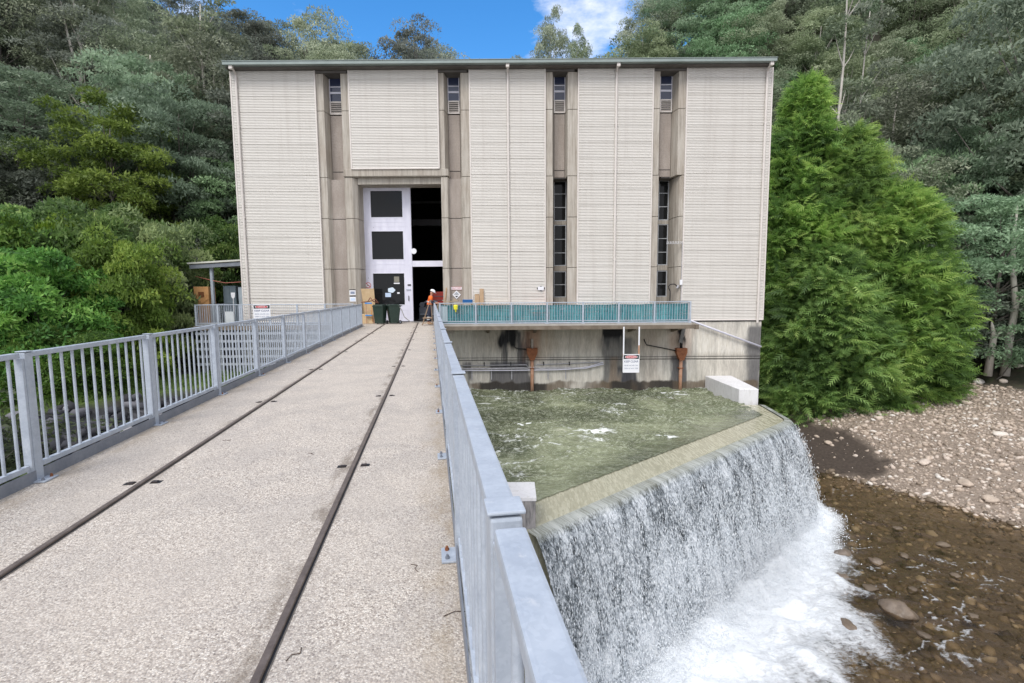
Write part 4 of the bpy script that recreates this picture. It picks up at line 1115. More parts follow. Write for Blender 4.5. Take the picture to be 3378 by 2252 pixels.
# rusty hoppers with pipes on the tailrace wall
def hopper(x, zt, label, rs, zb=-4.2):
    t_ = thing('rainwater_hopper', label, 'hopper', (x, 27.95, zt))
    b = MB(); b.prism_y([(-.30, 0), (.30, 0), (.30, -.25), (.12, -.68), (-.12, -.68), (-.30, -.25)], -.24, .10); b.build('hopper_box', RUST, t_, bevel=.01)
    b = MB(); b.tube([(0, -.06, -.66), (0, -.06, zb - zt)], .095, 12); b.build('downpipe', RUSTPIPE, t_, True)
    b = MB(); b.tube([(0, -.06, rs), (0, -.06, -.02)], .075, 12); b.build('inlet_pipe', mottled('inlet', (.30, .26, .22), (.46, .41, .36), 4) if rs < 1 else BLACK, t_, True)
    b = MB(); b.box(-.13, .13, -.17, .1, -1.15, -1.10); b.build('pipe_clip', RUST, t_)
    return t_
h1 = hopper(1.12, -1.46, 'rusty hopper and orange stained pipe on the wall under the middle of the gallery', .52)
b = MB(); b.tube([(-.30, -.06, -.08), (-.75, -.06, -.03), (-.95, -.03, .02), (-1.0, 0, .28)], .03, 8); b.build('feed_pipe', BLACK, h1, True)
h2 = hopper(9.47, -1.52, 'brown hopper and orange downpipe on the wall at the gallery end', 1.3)
b = MB(); b.tube([(-.28, -.06, -.15), (-1.95, -.06, .20), (-2.05, -.02, .42), (-2.05, .06, .5)], .03, 8); b.build('feed_pipe', BLACK, h2, True)
b = MB(); b.boxm(Matrix.Translation((.0, -.16, .75)) @ Matrix.Rotation(R(12), 4, 'Y'), .20, .1, .9); b.build('stained_casing', mottled('casing', (.05, .05, .05), (.18, .17, .16), 5), h2)
# cables and conduit
CAB = mottled('grey conduit', (.30, .30, .33), (.55, .55, .58), 5, .5)
cb = thing('cable_bundle', 'grey conduit and cable bundle strapped along the tailrace wall', 'cables', (1, 27.95, -2.6))
b = MB(); b.tube([(-8, 0, -.02), (-3.9, -.02, -.03), (-.4, 0, .0), (.12, -.04, -.02), (3, 0, -.02), (3.4, 0, .02), (4.1, -.01, .26)], .045, 8); b.build('conduit', CAB, cb, True)
b = MB(); b.tube([(-8, -.02, -.12), (-1, -.03, -.12), (1.5, -.03, -.11), (3.1, -.03, -.04), (4.15, -.03, .2)], .032, 8); b.tube([(2.2, -.05, -.09), (3.3, -.06, .06), (4.12, -.05, .31)], .03, 8); b.build('cable', WHITEP, cb, True)
b = MB(); b.tube([(-8, .02, .14), (-.2, .02, .18), (-.1, -.12, .05), (.30, -.12, .05), (.4, .02, .18), (3.9, .02, .30)], .028, 8); b.build('upper_cable', CAB, cb, True)
for x in (-3.3, -2.2, -.05 - 1.0, 1.0 + .0, 2.0): 
    b = MB(); b.box(x, x + .05, .03, .09, -.65, -.05); b.build('support', CAB, cb)
for x in (-2.6, -1.1, .75, 2.2):
    b = MB(); b.box(x, x + .05, -.02, .09, .14, .34); b.build('clip', BLACK, cb)
# white diagonal pipe
m = MB(); m.tube([(9.55, 27.86, .12), (9.9, 27.86, .03), (13.95, 27.9, -1.48)], .055, 12); m.tube([(9.56, 27.5, .15), (9.55, 27.86, .12)], .055, 12)
tag(m.build('diagonal_pipe', WHITEP, None, True), 'long white pipe running diagonally down the concrete to the building corner', 'pipe')
# wall mounted things east
cnd = thing('coil_aerial', 'white helical coil aerial on a thin conduit up the facade', 'aerial', (9.40, 27.93, 4.3))
b = MB(); pts = []
for k in range(100): a = k * .62; pts.append((-.02 - k * .0088, -.03 + .07 * math.cos(a), .07 * math.sin(a)))
b.tube(pts, .010, 5); b.build('coil', SIGNW, cnd, True)
b = MB(); b.tube([(0, 0, .03), (0, 0, -3.2)], .018, 6); b.build('conduit', CAB, cnd)
b = MB(); b.box(-.10, .04, -.07, .02, -2.3, -2.02, .008); b.build('terminal_box', SIGNW, cnd)
gn = thing('gooseneck_pipe', 'dark curved gooseneck pipe in the concrete recess above the gallery', 'pipe', (8.93, 28.05, 1.1))
b = MB(); b.tube([(-.10, 0, -1.1), (-.10, 0, .55), (-.17, 0, .70), (-.20, 0, .82), (-.10, 0, .93), (.12, 0, .95), (.25, 0, .86), (.30, 0, .75)], .028, 8); b.build('pipe_body', BLACK, gn, True)
b = MB(); b.tube([(.28, 0, .72), (.36, 0, .88)], .06, 10); b.build('outlet', CAB, gn)
fl = thing('wall_notice', 'small white plate with four dark corner brackets on the ribbed cladding', 'notice', (1.62, 27.96, 1.86))
b = MB(); b.box(-.17, .17, -.015, 0, -.10, .10, .003); b.build('plate', SIGNW, fl)
b = MB()
for q in ((-.22, -.17, -.05, .05), (.17, .22, -.05, .05), (-.05, .05, .10, .13), (-.05, .05, -.13, -.10)): b.box(q[0], q[1], -.02, 0, q[2], q[3])
b.build('bracket', BLACK, fl)

# ------------------------------------------------------------------ vegetation
def leafmat(name, stops, trans=.42, hue=.03, val=.30, rough=.55, sat=.5):
    m = bpy.data.materials.new(name); m.use_nodes = True; g = NG(m)
    c = g.ramp(g.attr('tone'), stops)
    oi = g.n('ShaderNodeObjectInfo'); hs = g.n('ShaderNodeHueSaturation')
    g.l(c, hs.inputs['Color'])
    g.l(g.math('ADD', g.math('MULTIPLY', g.math('SUBTRACT', oi.outputs['Random'], .5), hue), .5), hs.inputs['Hue'])
    r2 = g.math('FRACT', g.math('MULTIPLY', oi.outputs['Random'], 7.31))
    g.l(g.math('ADD', g.math('MULTIPLY', g.math('SUBTRACT', r2, .5), val * 2), 1.0), hs.inputs['Value'])
    r3 = g.math('FRACT', g.math('MULTIPLY', oi.outputs['Random'], 17.7))
    g.l(g.math('ADD', g.math('MULTIPLY', g.math('SUBTRACT', r3, .5), sat), .92), hs.inputs['Saturation'])
    g.l(hs.outputs[0], g.b.inputs['Base Color']); g.b.inputs['Roughness'].default_value = rough
    g.b.inputs['Specular IOR Level'].default_value = .35
    t = g.n('ShaderNodeBsdfTranslucent'); g.l(hs.outputs[0], t.inputs['Color'])
    mx = g.n('ShaderNodeMixShader'); mx.inputs[0].default_value = trans
    g.l(g.b.outputs[0], mx.inputs[1]); g.l(t.outputs[0], mx.inputs[2]); g.l(mx.outputs[0], g.out.inputs['Surface'])
    return m
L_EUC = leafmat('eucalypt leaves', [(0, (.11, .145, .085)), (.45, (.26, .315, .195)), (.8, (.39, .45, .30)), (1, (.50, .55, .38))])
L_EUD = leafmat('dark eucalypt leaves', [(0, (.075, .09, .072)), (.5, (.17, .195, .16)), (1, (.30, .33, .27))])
L_WAT = leafmat('wattle leaves', [(0, (.11, .17, .095)), (.5, (.25, .37, .215)), (1, (.39, .53, .33))])
L_OLV = leafmat('olive green leaves', [(0, (.065, .10, .03)), (.5, (.17, .23, .065)), (1, (.31, .38, .12))])
L_SHR = leafmat('broad shrub leaves', [(0, (.05, .105, .035)), (.5, (.14, .265, .075)), (.85, (.25, .40, .11)), (1, (.36, .48, .17))])
L_YEL = leafmat('yellow green leaves', [(0, (.06, .10, .025)), (.5, (.17, .26, .05)), (1, (.31, .39, .08))])
L_CON = leafmat('cypress fronds', [(0, (.06, .12, .035)), (.3, (.16, .29, .065)), (.65, (.29, .47, .095)), (1, (.47, .62, .15))], .45, .012, .06, .55, .08)
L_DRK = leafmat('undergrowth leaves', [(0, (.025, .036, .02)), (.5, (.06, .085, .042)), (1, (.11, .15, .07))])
BARK = mottled('grey bark', (.09, .08, .07), (.22, .20, .18), 2, .9)
PALEB = mottled('pale gum bark', (.36, .33, .29), (.58, .55, .50), 1.5, .7)

def leafcloud(rng, cen, rad, per, size, asp=.38, up=.15, shell=.70, droop=.25, bottom=-.30, tone=None, curl=True):
    n = len(cen); idx = np.repeat(np.arange(n), per)
    d = rng.normal(0, 1, (len(idx), 3)); d /= np.linalg.norm(d, axis=1)[:, None]
    low = d[:, 2] < bottom; d[low, 2] *= -1
    r = shell + (1 - shell) * rng.uniform(0, 1, len(idx)) ** .5
    r = r * rng.uniform(.86, 1.14, len(idx))
    p = cen[idx] + d * rad[idx] * r[:, None]
    a = rng.normal(0, .7, (len(idx), 3)) + d * .35; a[:, 2] += up - droop * 1.6 * rng.uniform(0, 1, len(idx))
    a /= np.linalg.norm(a, axis=1)[:, None]
    b = np.cross(a, rng.normal(0, 1, (len(idx), 3)) + d * .8); b /= np.linalg.norm(b, axis=1)[:, None] + 1e-6
    l = size * rng.uniform(.6, 1.35, len(idx))
    w_ = l * asp * .5
    m_ = p + a * (l * .45)[:, None]
    V = np.stack([p, m_ + b * w_[:, None], p + a * l[:, None], m_ - b * w_[:, None]], 1)
    F = np.arange(len(V) * 4).reshape(-1, 4)
    tn = (rng.uniform(.15, .85, n) if tone is None else tone)
    t = np.clip(tn[idx] + rng.normal(0, .13, len(idx)) , 0, 1)
    return V.reshape(-1, 3), F, np.repeat(t, 4)
def merge(parts):
    vs, fs, ts = [], [], []; b = 0
    for v, f, t in parts: vs.append(v); fs.append(f + b); ts.append(t); b += len(v)
    return np.concatenate(vs), np.concatenate(fs), np.concatenate(ts)

def make_tree(name, cat, seed, h, crown_r, kind, lmat, bmat, label, leaf=.34, nl=9, per=150, cz0=.35, trunk_r=None, flat=.6, lobe=.2, clumps=6):
    rg = np.random.default_rng(seed); rd = random.Random(seed)
    root = thing(name, label, cat)
    tm = MB(); tr_ = trunk_r or h * .012
    path = [(0, 0, -1.0)]; x = y = 0
    for k in range(1, 7):
        x += rd.uniform(-.02, .02) * h * .6; y += rd.uniform(-.02, .02) * h * .6; path.append((x, y, h * .93 * k / 6))
    tm.tube(path, [tr_ * (1.15 - .16 * i) for i in range(7)], 7)
    cen = []; rad = []
    for i in range(nl):
        f = cz0 + (1 - cz0) * (i + .5) / nl
        zc = h * f
        prof = {'round': math.sqrt(max(.05, 1 - ((f - (cz0 + .42 * (1 - cz0))) / ((1 - cz0) * .62)) ** 2)), 'tall': .35 + .65 * math.sin(math.pi * min(1, (f - cz0) / (1 - cz0) * .8 + .15)), 'flat': .55 + .45 * math.sin(math.pi * (f - cz0) / (1 - cz0))}[kind]
        n_here = max(2, int(clumps * prof))
        a0 = rd.uniform(0, 6.28)
        for j in range(n_here):
            a = a0 + 6.283 * j / n_here + rd.uniform(-.4, .4)
            rr = crown_r * prof * rd.uniform(.45, .95)
            cx, cy = rr * math.cos(a), rr * math.sin(a); cz = zc + rd.uniform(-.05, .05) * h
            bi = min(5, int(f * 6 * .8)); s0 = Vector(path[bi])
            mid = s0.lerp(Vector((cx, cy, cz)), .55) + Vector((0, 0, -.03 * h))
            if j % 2 == 0: tm.tube([s0, mid, (cx, cy, cz)], [tr_ * .42, tr_ * .26, tr_ * .08], 5, False)
            q = crown_r * lobe * rd.uniform(.75, 1.35)
            for _ in range(4):
                cen.append((cx + rd.gauss(0, q * .62), cy + rd.gauss(0, q * .62), cz + rd.gauss(0, q * .30)))
                qq = q * rd.uniform(.6, 1.1); rad.append((qq, qq, qq * flat))
    cen = np.array(cen); rad = np.array(rad)
    V, F, T = leafcloud(rg, cen, rad, per, leaf)
    tm.build('trunk', bmat, root, True)
    link('crown', np_mesh('crown', V, F, {'tone': T}), lmat, root)
    root['h'] = h
    return root
protos = {}
protos['euc1'] = make_tree('eucalyptus_tree', 'tree', 1, 20, 5.6, 'round', L_EUC, BARK, '', .30, 8, 190, .34, None, .6, .27, 7)
protos['euc2'] = make_tree('eucalyptus_tree', 'tree', 2, 24, 4.6, 'tall', L_EUC, PALEB, '', .31, 9, 160, .42, .22, .65, .29, 5)
protos['euc3'] = make_tree('eucalyptus_tree', 'tree', 3, 18, 5.2, 'flat', L_EUC, PALEB, '', .29, 7, 190, .40, .2, .5, .25, 7)
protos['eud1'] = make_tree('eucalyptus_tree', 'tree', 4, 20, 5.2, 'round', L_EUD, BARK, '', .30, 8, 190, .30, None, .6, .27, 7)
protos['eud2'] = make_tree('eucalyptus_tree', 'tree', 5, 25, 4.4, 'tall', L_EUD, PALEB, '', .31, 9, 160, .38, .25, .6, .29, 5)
protos['wat'] = make_tree('wattle_tree', 'tree', 6, 12, 4.6, 'flat', L_WAT, BARK, '', .26, 8, 190, .18, None, .42, .24, 8)
protos['wat2'] = make_tree('wattle_tree', 'tree', 7, 14, 5.2, 'round', L_WAT, BARK, '', .26, 9, 190, .12, None, .45, .23, 8)
protos['olv'] = make_tree('broadleaf_tree', 'tree', 8, 11, 4.0, 'round', L_OLV, BARK, '', .24, 9, 190, .10, None, .5, .22, 8)
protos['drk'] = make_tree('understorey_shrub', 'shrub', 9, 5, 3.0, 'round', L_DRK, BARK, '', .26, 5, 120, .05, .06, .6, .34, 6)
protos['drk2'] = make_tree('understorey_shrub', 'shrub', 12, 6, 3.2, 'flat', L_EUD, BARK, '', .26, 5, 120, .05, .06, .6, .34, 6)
protos['shr'] = make_tree('broadleaf_shrub', 'shrub', 10, 5.5, 3.0, 'round', L_SHR, BARK, '', .21, 8, 260, .02, .07, .6, .24, 8)
protos['yel'] = make_tree('broadleaf_shrub', 'shrub', 11, 5.5, 2.8, 'round', L_YEL, BARK, '', .20, 8, 260, .02, .07, .6, .24, 8)
used = set()
def plant(kind, x, y, s, label, group=None, rz=None, z=None, sz=None, cat=None):
    p = protos[kind]
    o = p if kind not in used else copy_tree(p)
    used.add(kind)
    o.location = (x, y, float(H(x, y)) - .2 if z is None else z)
    o.rotation_euler = (0, 0, random.uniform(0, 6.28) if rz is None else rz)
    o.scale = (s, s, sz or s)
    o['label'] = label
    if group: o['group'] = group
    elif 'group' in o: del o['group']
    return o
def plant_top(kind, x, y, top, wid, label, group=None):
    z0 = float(H(x, y)) - .2; h = protos[kind]['h']
    return plant(kind, x, y, wid, label, group, z=z0, sz=max(.25, (top - z0) / h))


rd = random.Random(5)
pts = []
def scatter(az0, az1, y0, y1, step, cond):
    y = y0
    while y < y1:
        x = az0 * y
        while x < az1 * y:
            px, py = x + rd.uniform(-.42, .42) * step, y + rd.uniform(-.42, .42) * step
            if cond(px, py): pts.append((px, py))
            x += step
        y += step * .92
pts = []; scatter(-1.22, -.50, 33, 100, 5.9, lambda x, y: (-.872 * x + .489 * y - 23.7) > 9 and not (abs(x) < 17 and y < 50) and not (x / y < -.60 and y < 49))
for x, y in pts:
    k = rd.choice(['eud1', 'eud2', 'eud1', 'eud2', 'euc1', 'euc2'] if y < 75 else ['eud1', 'euc1', 'euc3', 'eud2'])
    lim = np.interp(x / y, SKX, SKZ) * y + 1.6
    z0 = float(H(x, y)); hh = protos[k]['h'] * rd.uniform(.72, 1.0)
    if z0 + hh > lim: hh = max(5, lim - z0)
    plant(k, x, y, hh / protos[k]['h'] * rd.uniform(.95, 1.15), dict(eud1='dark round headed eucalyptus', eud2='dark tall narrow eucalyptus with a pale trunk', euc1='grey green round headed eucalyptus', euc2='grey green tall eucalyptus with a pale trunk', euc3='spreading flat topped eucalyptus')[k] + (' low' if y < 52 else ' halfway up' if y < 76 else ' high') + ' on the west hillside', 'eucalypts on the west hillside', sz=hh / protos[k]['h'])
nleft = len(pts)
pts = []; scatter(.50, 1.22, 41, 104, 6.0, lambda x, y: (.853 * x + .523 * y - 27.7) > 24)
for x, y in pts:
    k = rd.choice(['euc1', 'euc2', 'euc3', 'euc1', 'wat2', 'wat', 'euc3', 'wat2', 'euc2'])
    lim = np.interp(x / y, SKX, SKZ) * y + 1.6
    z0 = float(H(x, y)); hh = protos[k]['h'] * rd.uniform(.7, 1.0)
    if z0 + hh > lim: hh = max(5, lim - z0)
    cat_l = ('broad' if k == 'wat2' else 'small') + ' pale green feathery tree' + (' low' if y < 58 else ' halfway up' if y < 80 else ' high') + ' on the east hillside' if k.startswith('wat') else dict(euc1='round headed grey green eucalyptus', euc2='tall eucalyptus with a pale trunk', euc3='spreading flat topped eucalyptus')[k] + (' low' if y < 58 else ' halfway up' if y < 80 else ' high') + ' on the east hillside'
    plant(k, x, y, hh / protos[k]['h'] * rd.uniform(.95, 1.2), cat_l, 'trees on the east hillside', sz=hh / protos[k]['h'])
pts = []; scatter(-.50, .50, 66, 100, 6.4, lambda x, y: True)
for x, y in pts:
    k = rd.choice(['euc1', 'euc2', 'euc3', 'wat2', 'euc1'] if x > 10 else ['euc1', 'euc2', 'euc3', 'eud1'])
    r_ = x / y; lim = np.interp(r_, SKX, SKZ) * y + 1.6; z0 = float(H(x, y))
    if lim - z0 < 4: continue
    hh = min(protos[k]['h'] * rd.uniform(.8, 1.25), (lim - z0) * rd.uniform(.93, 1.0))
    plant(k, x, y, max(.55, hh / protos[k]['h']) * rd.uniform(.85, 1.05), dict(euc1='round headed eucalyptus', euc2='tall pale trunked eucalyptus', euc3='flat topped eucalyptus', eud1='dark round eucalyptus', wat2='pale green feathery tree')[k] + ' on the ridge behind the roof, ' + ('above the doorway side' if x < -8 else 'above the middle of the roof' if x < 10 else 'above the conifer side'), 'eucalypts behind the roof', sz=hh / protos[k]['h'])
# a few named trees on the sky line
for k, x, y, top, wd, lab in [
    ('eud1', -14.5, 80, 41.0, 1.15, 'broad domed eucalyptus standing alone against the sky above the big door'),
    ('euc2', 6.3, 80, 44.3, .62, 'tall narrow eucalyptus rising highest beside the white cloud'),
    ('euc2', 10.4, 80, 42.0, .45, 'slim pointed eucalyptus just east of the tallest one on the ridge'),
    ('euc1', -29.6, 80, 43.4, .95, 'round headed eucalyptus on the sky line at the west end of the roof')]:
    plant_top(k, x, y, top, wd, lab)
# understorey
pts = []; scatter(-1.2, -.52, 26, 62, 4.4, lambda x, y: (-.872 * x + .489 * y - 23.7) > 6 and not (x > -19 and y < 47))
scatter(.52, 1.2, 42, 66, 4.8, lambda x, y: (.853 * x + .523 * y - 27.7) > 21)
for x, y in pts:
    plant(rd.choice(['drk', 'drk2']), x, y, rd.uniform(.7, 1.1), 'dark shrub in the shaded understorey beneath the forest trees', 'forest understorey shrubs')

# near west side: shrubs and small trees above the bridge railing
NEAR = [
 ('olv', -28.4, 37, 15.0, 1.05, 'rounded olive green tree standing above the shrubs west of the building'),
 ('wat', -26.5, 41, 17.0, 1.0, 'grey green feathery tree directly behind the rounded olive tree'),
 ('wat2', -36.5, 38, 18.0, 1.15, 'large bright green feathery tree spreading over the west edge of the forest'),
 ('wat', -30.8, 44, 20.5, 1.1, 'green feathery tree between the olive tree and the dark hillside'),
 ('wat', -42, 36, 17.0, 1.1, 'feathery green tree reaching out of view at the west edge'),
 ('wat2', -23.0, 43, 12.5, .8, 'low bluish feathery tree between the olive tree and the cladding'),
]
for k, x, y, top, wd, lab in NEAR: plant_top(k, x, y, top, wd, lab)
SH = [
 ('shr', -22.5, 27.5, 6.1, 1.15, 'tall broadleaf shrub forming the back of the thicket'),
 ('yel', -20.6, 28.5, 5.6, 1.0, 'yellow green shrub in the middle of the thicket'),
 ('shr', -19.9, 36.0, 6.4, .9, 'broadleaf shrub rising behind the shed roof'),
 ('shr', -26.5, 28.0, 6.2, 1.2, 'large shrub beneath the bright feathery tree'),
 ('shr', -20.6, 21.8, 3.2, 1.0, 'dense dark leaved shrub directly above the bridge railing'),
 ('yel', -19.2, 24.6, 4.2, .8, 'light green shrub leaning toward the shed'),
 ('shr', -18.4, 20.6, .2, .65, 'low rounded shrub beside the west gallery corner'),
 ('shr', -24.2, 22.8, 4.8, 1.1, 'broad bright shrub at the western edge of the thicket'),
 ('yel', -22.8, 25.0, 5.0, .8, 'yellowish shrub above the bright broad one'),
   ('drk', -18.0, 12.6, -1.0, .9, 'leafy shrub close behind the near railing post'),
 ('drk', -13.8, 11.8, -1.9, .8, 'brown tangled thicket on the bank under the railing'),
 ('drk', -12.6, 8.2, -2.0, .75, 'dark thicket below the nearest railing bay'),
 ('drk', -19.5, 31.0, .6, .7, 'dark shrub in the shade behind the shed posts'),
 ('shr', -29.5, 24.5, 5.2, 1.1, 'tall shrub at the far west of the thicket'),
]
for k, x, y, top, wd, lab in SH:
    z0 = float(H(x, y)) - .2; plant(k, x, y, wd, lab, z=z0, sz=(top - z0) / protos[k]['h'])
# east big feathery tree at the picture's upper east edge and mid trees
for k, x, y, top, wd, lab in [
 ('wat2', 43.0, 43, 25.5, 1.45, 'large pale feathery tree arching in at the upper east edge'),
 ('wat', 40.5, 45, 15.5, 1.0, 'pale feathery tree below the arching one'),
 ('wat', 34.6, 46, 13.5, .95, 'feathery tree with a thin pale stem above the round conifer'),
 ('wat2', 44, 38.5, 10.5, 1.0, 'dense feathery tree over the top of the gravel bank'),
 ('drk2', 38.0, 40.5, 1.6, 1.1, 'dark shrub behind the dead pale trunk'),
 ('drk', 42.5, 40.0, .8, 1.1, 'dark shrub at the east end of the boulder row'),
 ('drk2', 34.0, 42.0, 3.2, 1.2, 'dark shrub between the conifer and the dead trunk'),
 ('drk', 47, 41.0, 3.0, 1.3, 'dark shrub under the dense feathery tree'),
]: plant_top(k, x, y, top, wd, lab)
for kd in list(protos):
    if kd not in used:
        for ch in list(protos[kd].children): bpy.data.objects.remove(ch)
        bpy.data.objects.remove(protos[kd])

# pale trunked gum trees on the east hill
def gum(x, y, top, lean, label, seed, r=.17, crown=True, bare=8):
    rd2 = random.Random(seed); rg = np.random.default_rng(seed)
    z0 = float(H(x, y)) - .5; h = top - z0
    t_ = thing('gum_tree', label, 'tree', (x, y, z0))
    tm = MB(); path = [(lean * h * (k / 8) + rd2.uniform(-.12, .12), rd2.uniform(-.12, .12), h * k / 8) for k in range(9)]
    tm.tube(path, [r * (1.1 - .11 * k) for k in range(9)], 8)
    cen = []
    for k in range(bare):
        f = rd2.uniform(.45, .95); bi = min(7, int(f * 8)); s0 = Vector(path[bi]); a = rd2.uniform(0, 6.28); l = rd2.uniform(1.2, 3.2)
        e = s0 + Vector((math.cos(a) * l * .6, math.sin(a) * l * .6, l * .95))
        tm.tube([s0, s0.lerp(e, .5) + Vector((0, 0, -.15)), e], [r * .32, r * .2, r * .07], 5, False); cen.append(e)
    tm.build('trunk', PALEB, t_, True)
    if crown:
        c2 = []; r2_ = []
        for e in cen:
            for _ in range(4): c2.append((e[0] + rd2.gauss(0, .6), e[1] + rd2.gauss(0, .6), e[2] + rd2.gauss(.3, .5))); q = rd2.uniform(.5, 1.0); r2_.append((q, q, q * .6))
        V, F, T = leafcloud(rg, np.array(c2), np.array(r2_), 90, .34)
        link('crown', np_mesh('crown', V, F, {'tone': T}), L_EUC, t_)
    return t_
gum(30.6, 48.5, 30.5, .004, 'tall gum with a bright white trunk, western of the pair', 21, .22, True, 12)
gum(32.6, 49.5, 27.5, .03, 'slightly leaning white trunked gum beside the tallest white trunk', 22, .17, True, 10)
gum(33.6, 43.0, 9.5, .01, 'slim pale stemmed gum just above the round conifer', 23, .10, True, 7)
gum(44.0, 52.0, 20.0, -.02, 'thin pale gum among the feathery trees', 24, .12, True, 8)
gum(38.5, 50.0, 19.0, .06, 'thin leaning pale gum on the east hill', 25, .12, True, 8)
gum(-34.5, 36.5, 9.5, .0, 'pale forked gum trunk at the west edge of the thicket', 26, .26, True, 8)
gum(-27.2, 46.5, 27.0, .0, 'pale trunked gum on the hillside near the roof corner', 27, .2, True, 10)
gum(-33.0, 48.0, 23.5, .01, 'tall bare trunked gum, one of two on the dark west slope', 28, .24, True, 9)
gum(-31.6, 47.5, 21.0, .0, 'bare trunked gum close beside the tall one on the west slope', 29, .2, True, 9)
# dead bleached trunk
dz = float(H(36.2, 38.0)); dt = thing('dead_tree', 'bleached bare dead trunk standing at the top of the gravel bank', 'tree', (37.4, 37.6, -4.4))
m = MB(); m.tube([(0, 0, -.5), (.1, 0, 2.2), (.35, 0, 4.8), (.0, .1, 7.5), (-.25, 0, 10), (-.15, 0, 12.2)], [.30, .25, .2, .16, .12, .05], 9)
m.tube([(.3, 0, 4.6), (.9, 0, 5.6), (1.2, .1, 6.6)], [.12, .08, .03], 6); m.tube([(.1, 0, 6.8), (-.7, .1, 8.0)], [.09, .03], 6); m.tube([(-.2, 0, 9.4), (.5, 0, 10.6)], [.07, .02], 6)
m.build('trunk', PALEB, dt, True)
m = MB(); m.tube([(-1.3, 0, -.5), (-1.1, 0, 2.6), (-1.35, 0, 3.6)], [.26, .2, .05], 8); m.tube([(-1.1, 0, 2.2), (-.4, 0, 3.2)], [.09, .03], 6); m.build('broken_stem', PALEB, dt, True)

# ---- cypress-like conifers with layered feathery sprays
def conifer(x, y, top, Rb, label, seed, nspray, z0=None, pw=.75, rnd=0.0):
    rg = np.random.default_rng(seed)
    z0 = float(H(x, y)) if z0 is None else z0
    h = top - z0
    t_ = thing('conifer_tree', label, 'conifer', (x, y, z0))
    m = MB(); m.tube([(0, 0, -.6), (0, 0, h * .5), (0, 0, h * .97)], [.45, .26, .04], 9); 
    for k in range(26):
        f = .05 + .9 * k / 26; a = k * 2.4; rr = Rb * (1 - f) ** pw * .8
        m.tube([(0, 0, h * f), (rr * .6 * math.cos(a), rr * .6 * math.sin(a), h * f + .1), (rr * math.cos(a), rr * math.sin(a), h * f + .5)], [.08, .05, .02], 5, False)
    m.build('trunk', BARK, t_, True)
    f = 1 - rg.uniform(0, 1, nspray) ** .62; f = np.clip(f, 0, .995); f = np.where(rg.uniform(0, 1, nspray) < .10, rg.uniform(.7, .99, nspray), f)
    a = rg.uniform(0, 2 * np.pi, nspray)
    nb = nspray // 34; bi_ = rg.integers(0, nb, nspray); fb, ab = f[:nb], a[:nb]
    btone = rg.uniform(0, 1, nb)[bi_]
    f = np.clip(fb[bi_] + rg.normal(0, .40, nspray) / h, 0, .99); prof0 = (1 - fb[bi_]) ** pw
    a = ab[bi_] + rg.normal(0, .52, nspray) / np.maximum(.5, Rb * prof0)
    prof = (1 - f) ** pw * np.minimum(1, (.72 + f * 3.2)) if rnd == 0 else np.sqrt(np.clip(1 - ((f - .22) / .79) ** 2, 0, 1))
    lob = .74 + .50 * fbm(a * 1.9 + 5, f * h * .48, seed, 3) + .10 * (vn(a * 6, f * h * 1.3, seed + 3) - .5)
    lob = lob * (1 + .34 * (rg.uniform(0, 1, nb)[bi_] - .6))
    depth = rg.uniform(0, 1, nspray) ** 1.6 * .30
    rr = Rb * prof * lob * (1 - depth) + .05
    P = np.stack([rr * np.cos(a), rr * np.sin(a), f * h - .10 * (rr - Rb * .5)], -1)
    # frond axis: outward, lifted, tip nodding
    out_ = np.stack([np.cos(a), np.sin(a), np.zeros(nspray)], -1)
    tan = np.stack([-np.sin(a), np.cos(a), np.zeros(nspray)], -1)
    ax = out_ * 1.0 + tan * rg.normal(0, .75, (nspray, 1)) + np.array([0, 0, 1.0]) * rg.normal(.35, .50, (nspray, 1))
    ax /= np.linalg.norm(ax, axis=1)[:, None]
    sd_ = np.cross(ax, np.array([0, 0, 1.0]) + rg.normal(0, .75, (nspray, 3))); sd_ /= np.linalg.norm(sd_, axis=1)[:, None]
    up_ = np.cross(sd_, ax)
    ln = rg.uniform(.45, .95, nspray)
    nodes = 5; Vs = []; Fs = []; Ts = []
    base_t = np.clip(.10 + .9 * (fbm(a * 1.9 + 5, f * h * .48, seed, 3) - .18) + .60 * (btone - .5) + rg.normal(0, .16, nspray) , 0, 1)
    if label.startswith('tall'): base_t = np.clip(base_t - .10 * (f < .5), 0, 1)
    k_ = 0
    for j in range(nodes):
        u0 = j / nodes; u1 = u0 + .3
        c0_ = P + ax * (ln * u0)[:, None] - up_ * (ln * .30 * u0 ** 2)[:, None]
        c1_ = P + ax * (ln * (u0 + .17))[:, None] - up_ * (ln * .30 * (u0 + .17) ** 2)[:, None]
        wl_ = ln * .40 * (1 - u0 * .75)
        for sg in (-1, 1):
            tip = P + ax * (ln * (u0 + .34))[:, None] + sd_ * (sg * wl_)[:, None] - up_ * (ln * (.30 * (u0 + .3) ** 2 + .05))[:, None]
            Vs.append(np.stack([c0_, c1_, tip], 1).reshape(-1, 3))
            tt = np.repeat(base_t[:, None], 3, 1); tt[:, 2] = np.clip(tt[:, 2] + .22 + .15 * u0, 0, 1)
            Ts.append(tt.reshape(-1))
    V = np.concatenate(Vs); T = np.concatenate(Ts); F = np.arange(len(V)).reshape(-1, 3)
    # inner core leaves in one darker tone so the crown is not see-through
    nc = nspray // 3
    f2 = rg.uniform(0, .96, nc); a2 = rg.uniform(0, 6.28, nc); pr2 = (1 - f2) ** pw if rnd == 0 else np.sqrt(np.clip(1 - ((f2 - .22) / .79) ** 2, 0, 1))
    r2_ = Rb * pr2 * rg.uniform(.30, .62, nc)
    cc = np.stack([r2_ * np.cos(a2), r2_ * np.sin(a2), f2 * h], -1)
    v2, f3, t2 = leafcloud(rg, cc, np.full((nc, 3), .28), 4, .5, .5, tone=np.full(nc, .05))
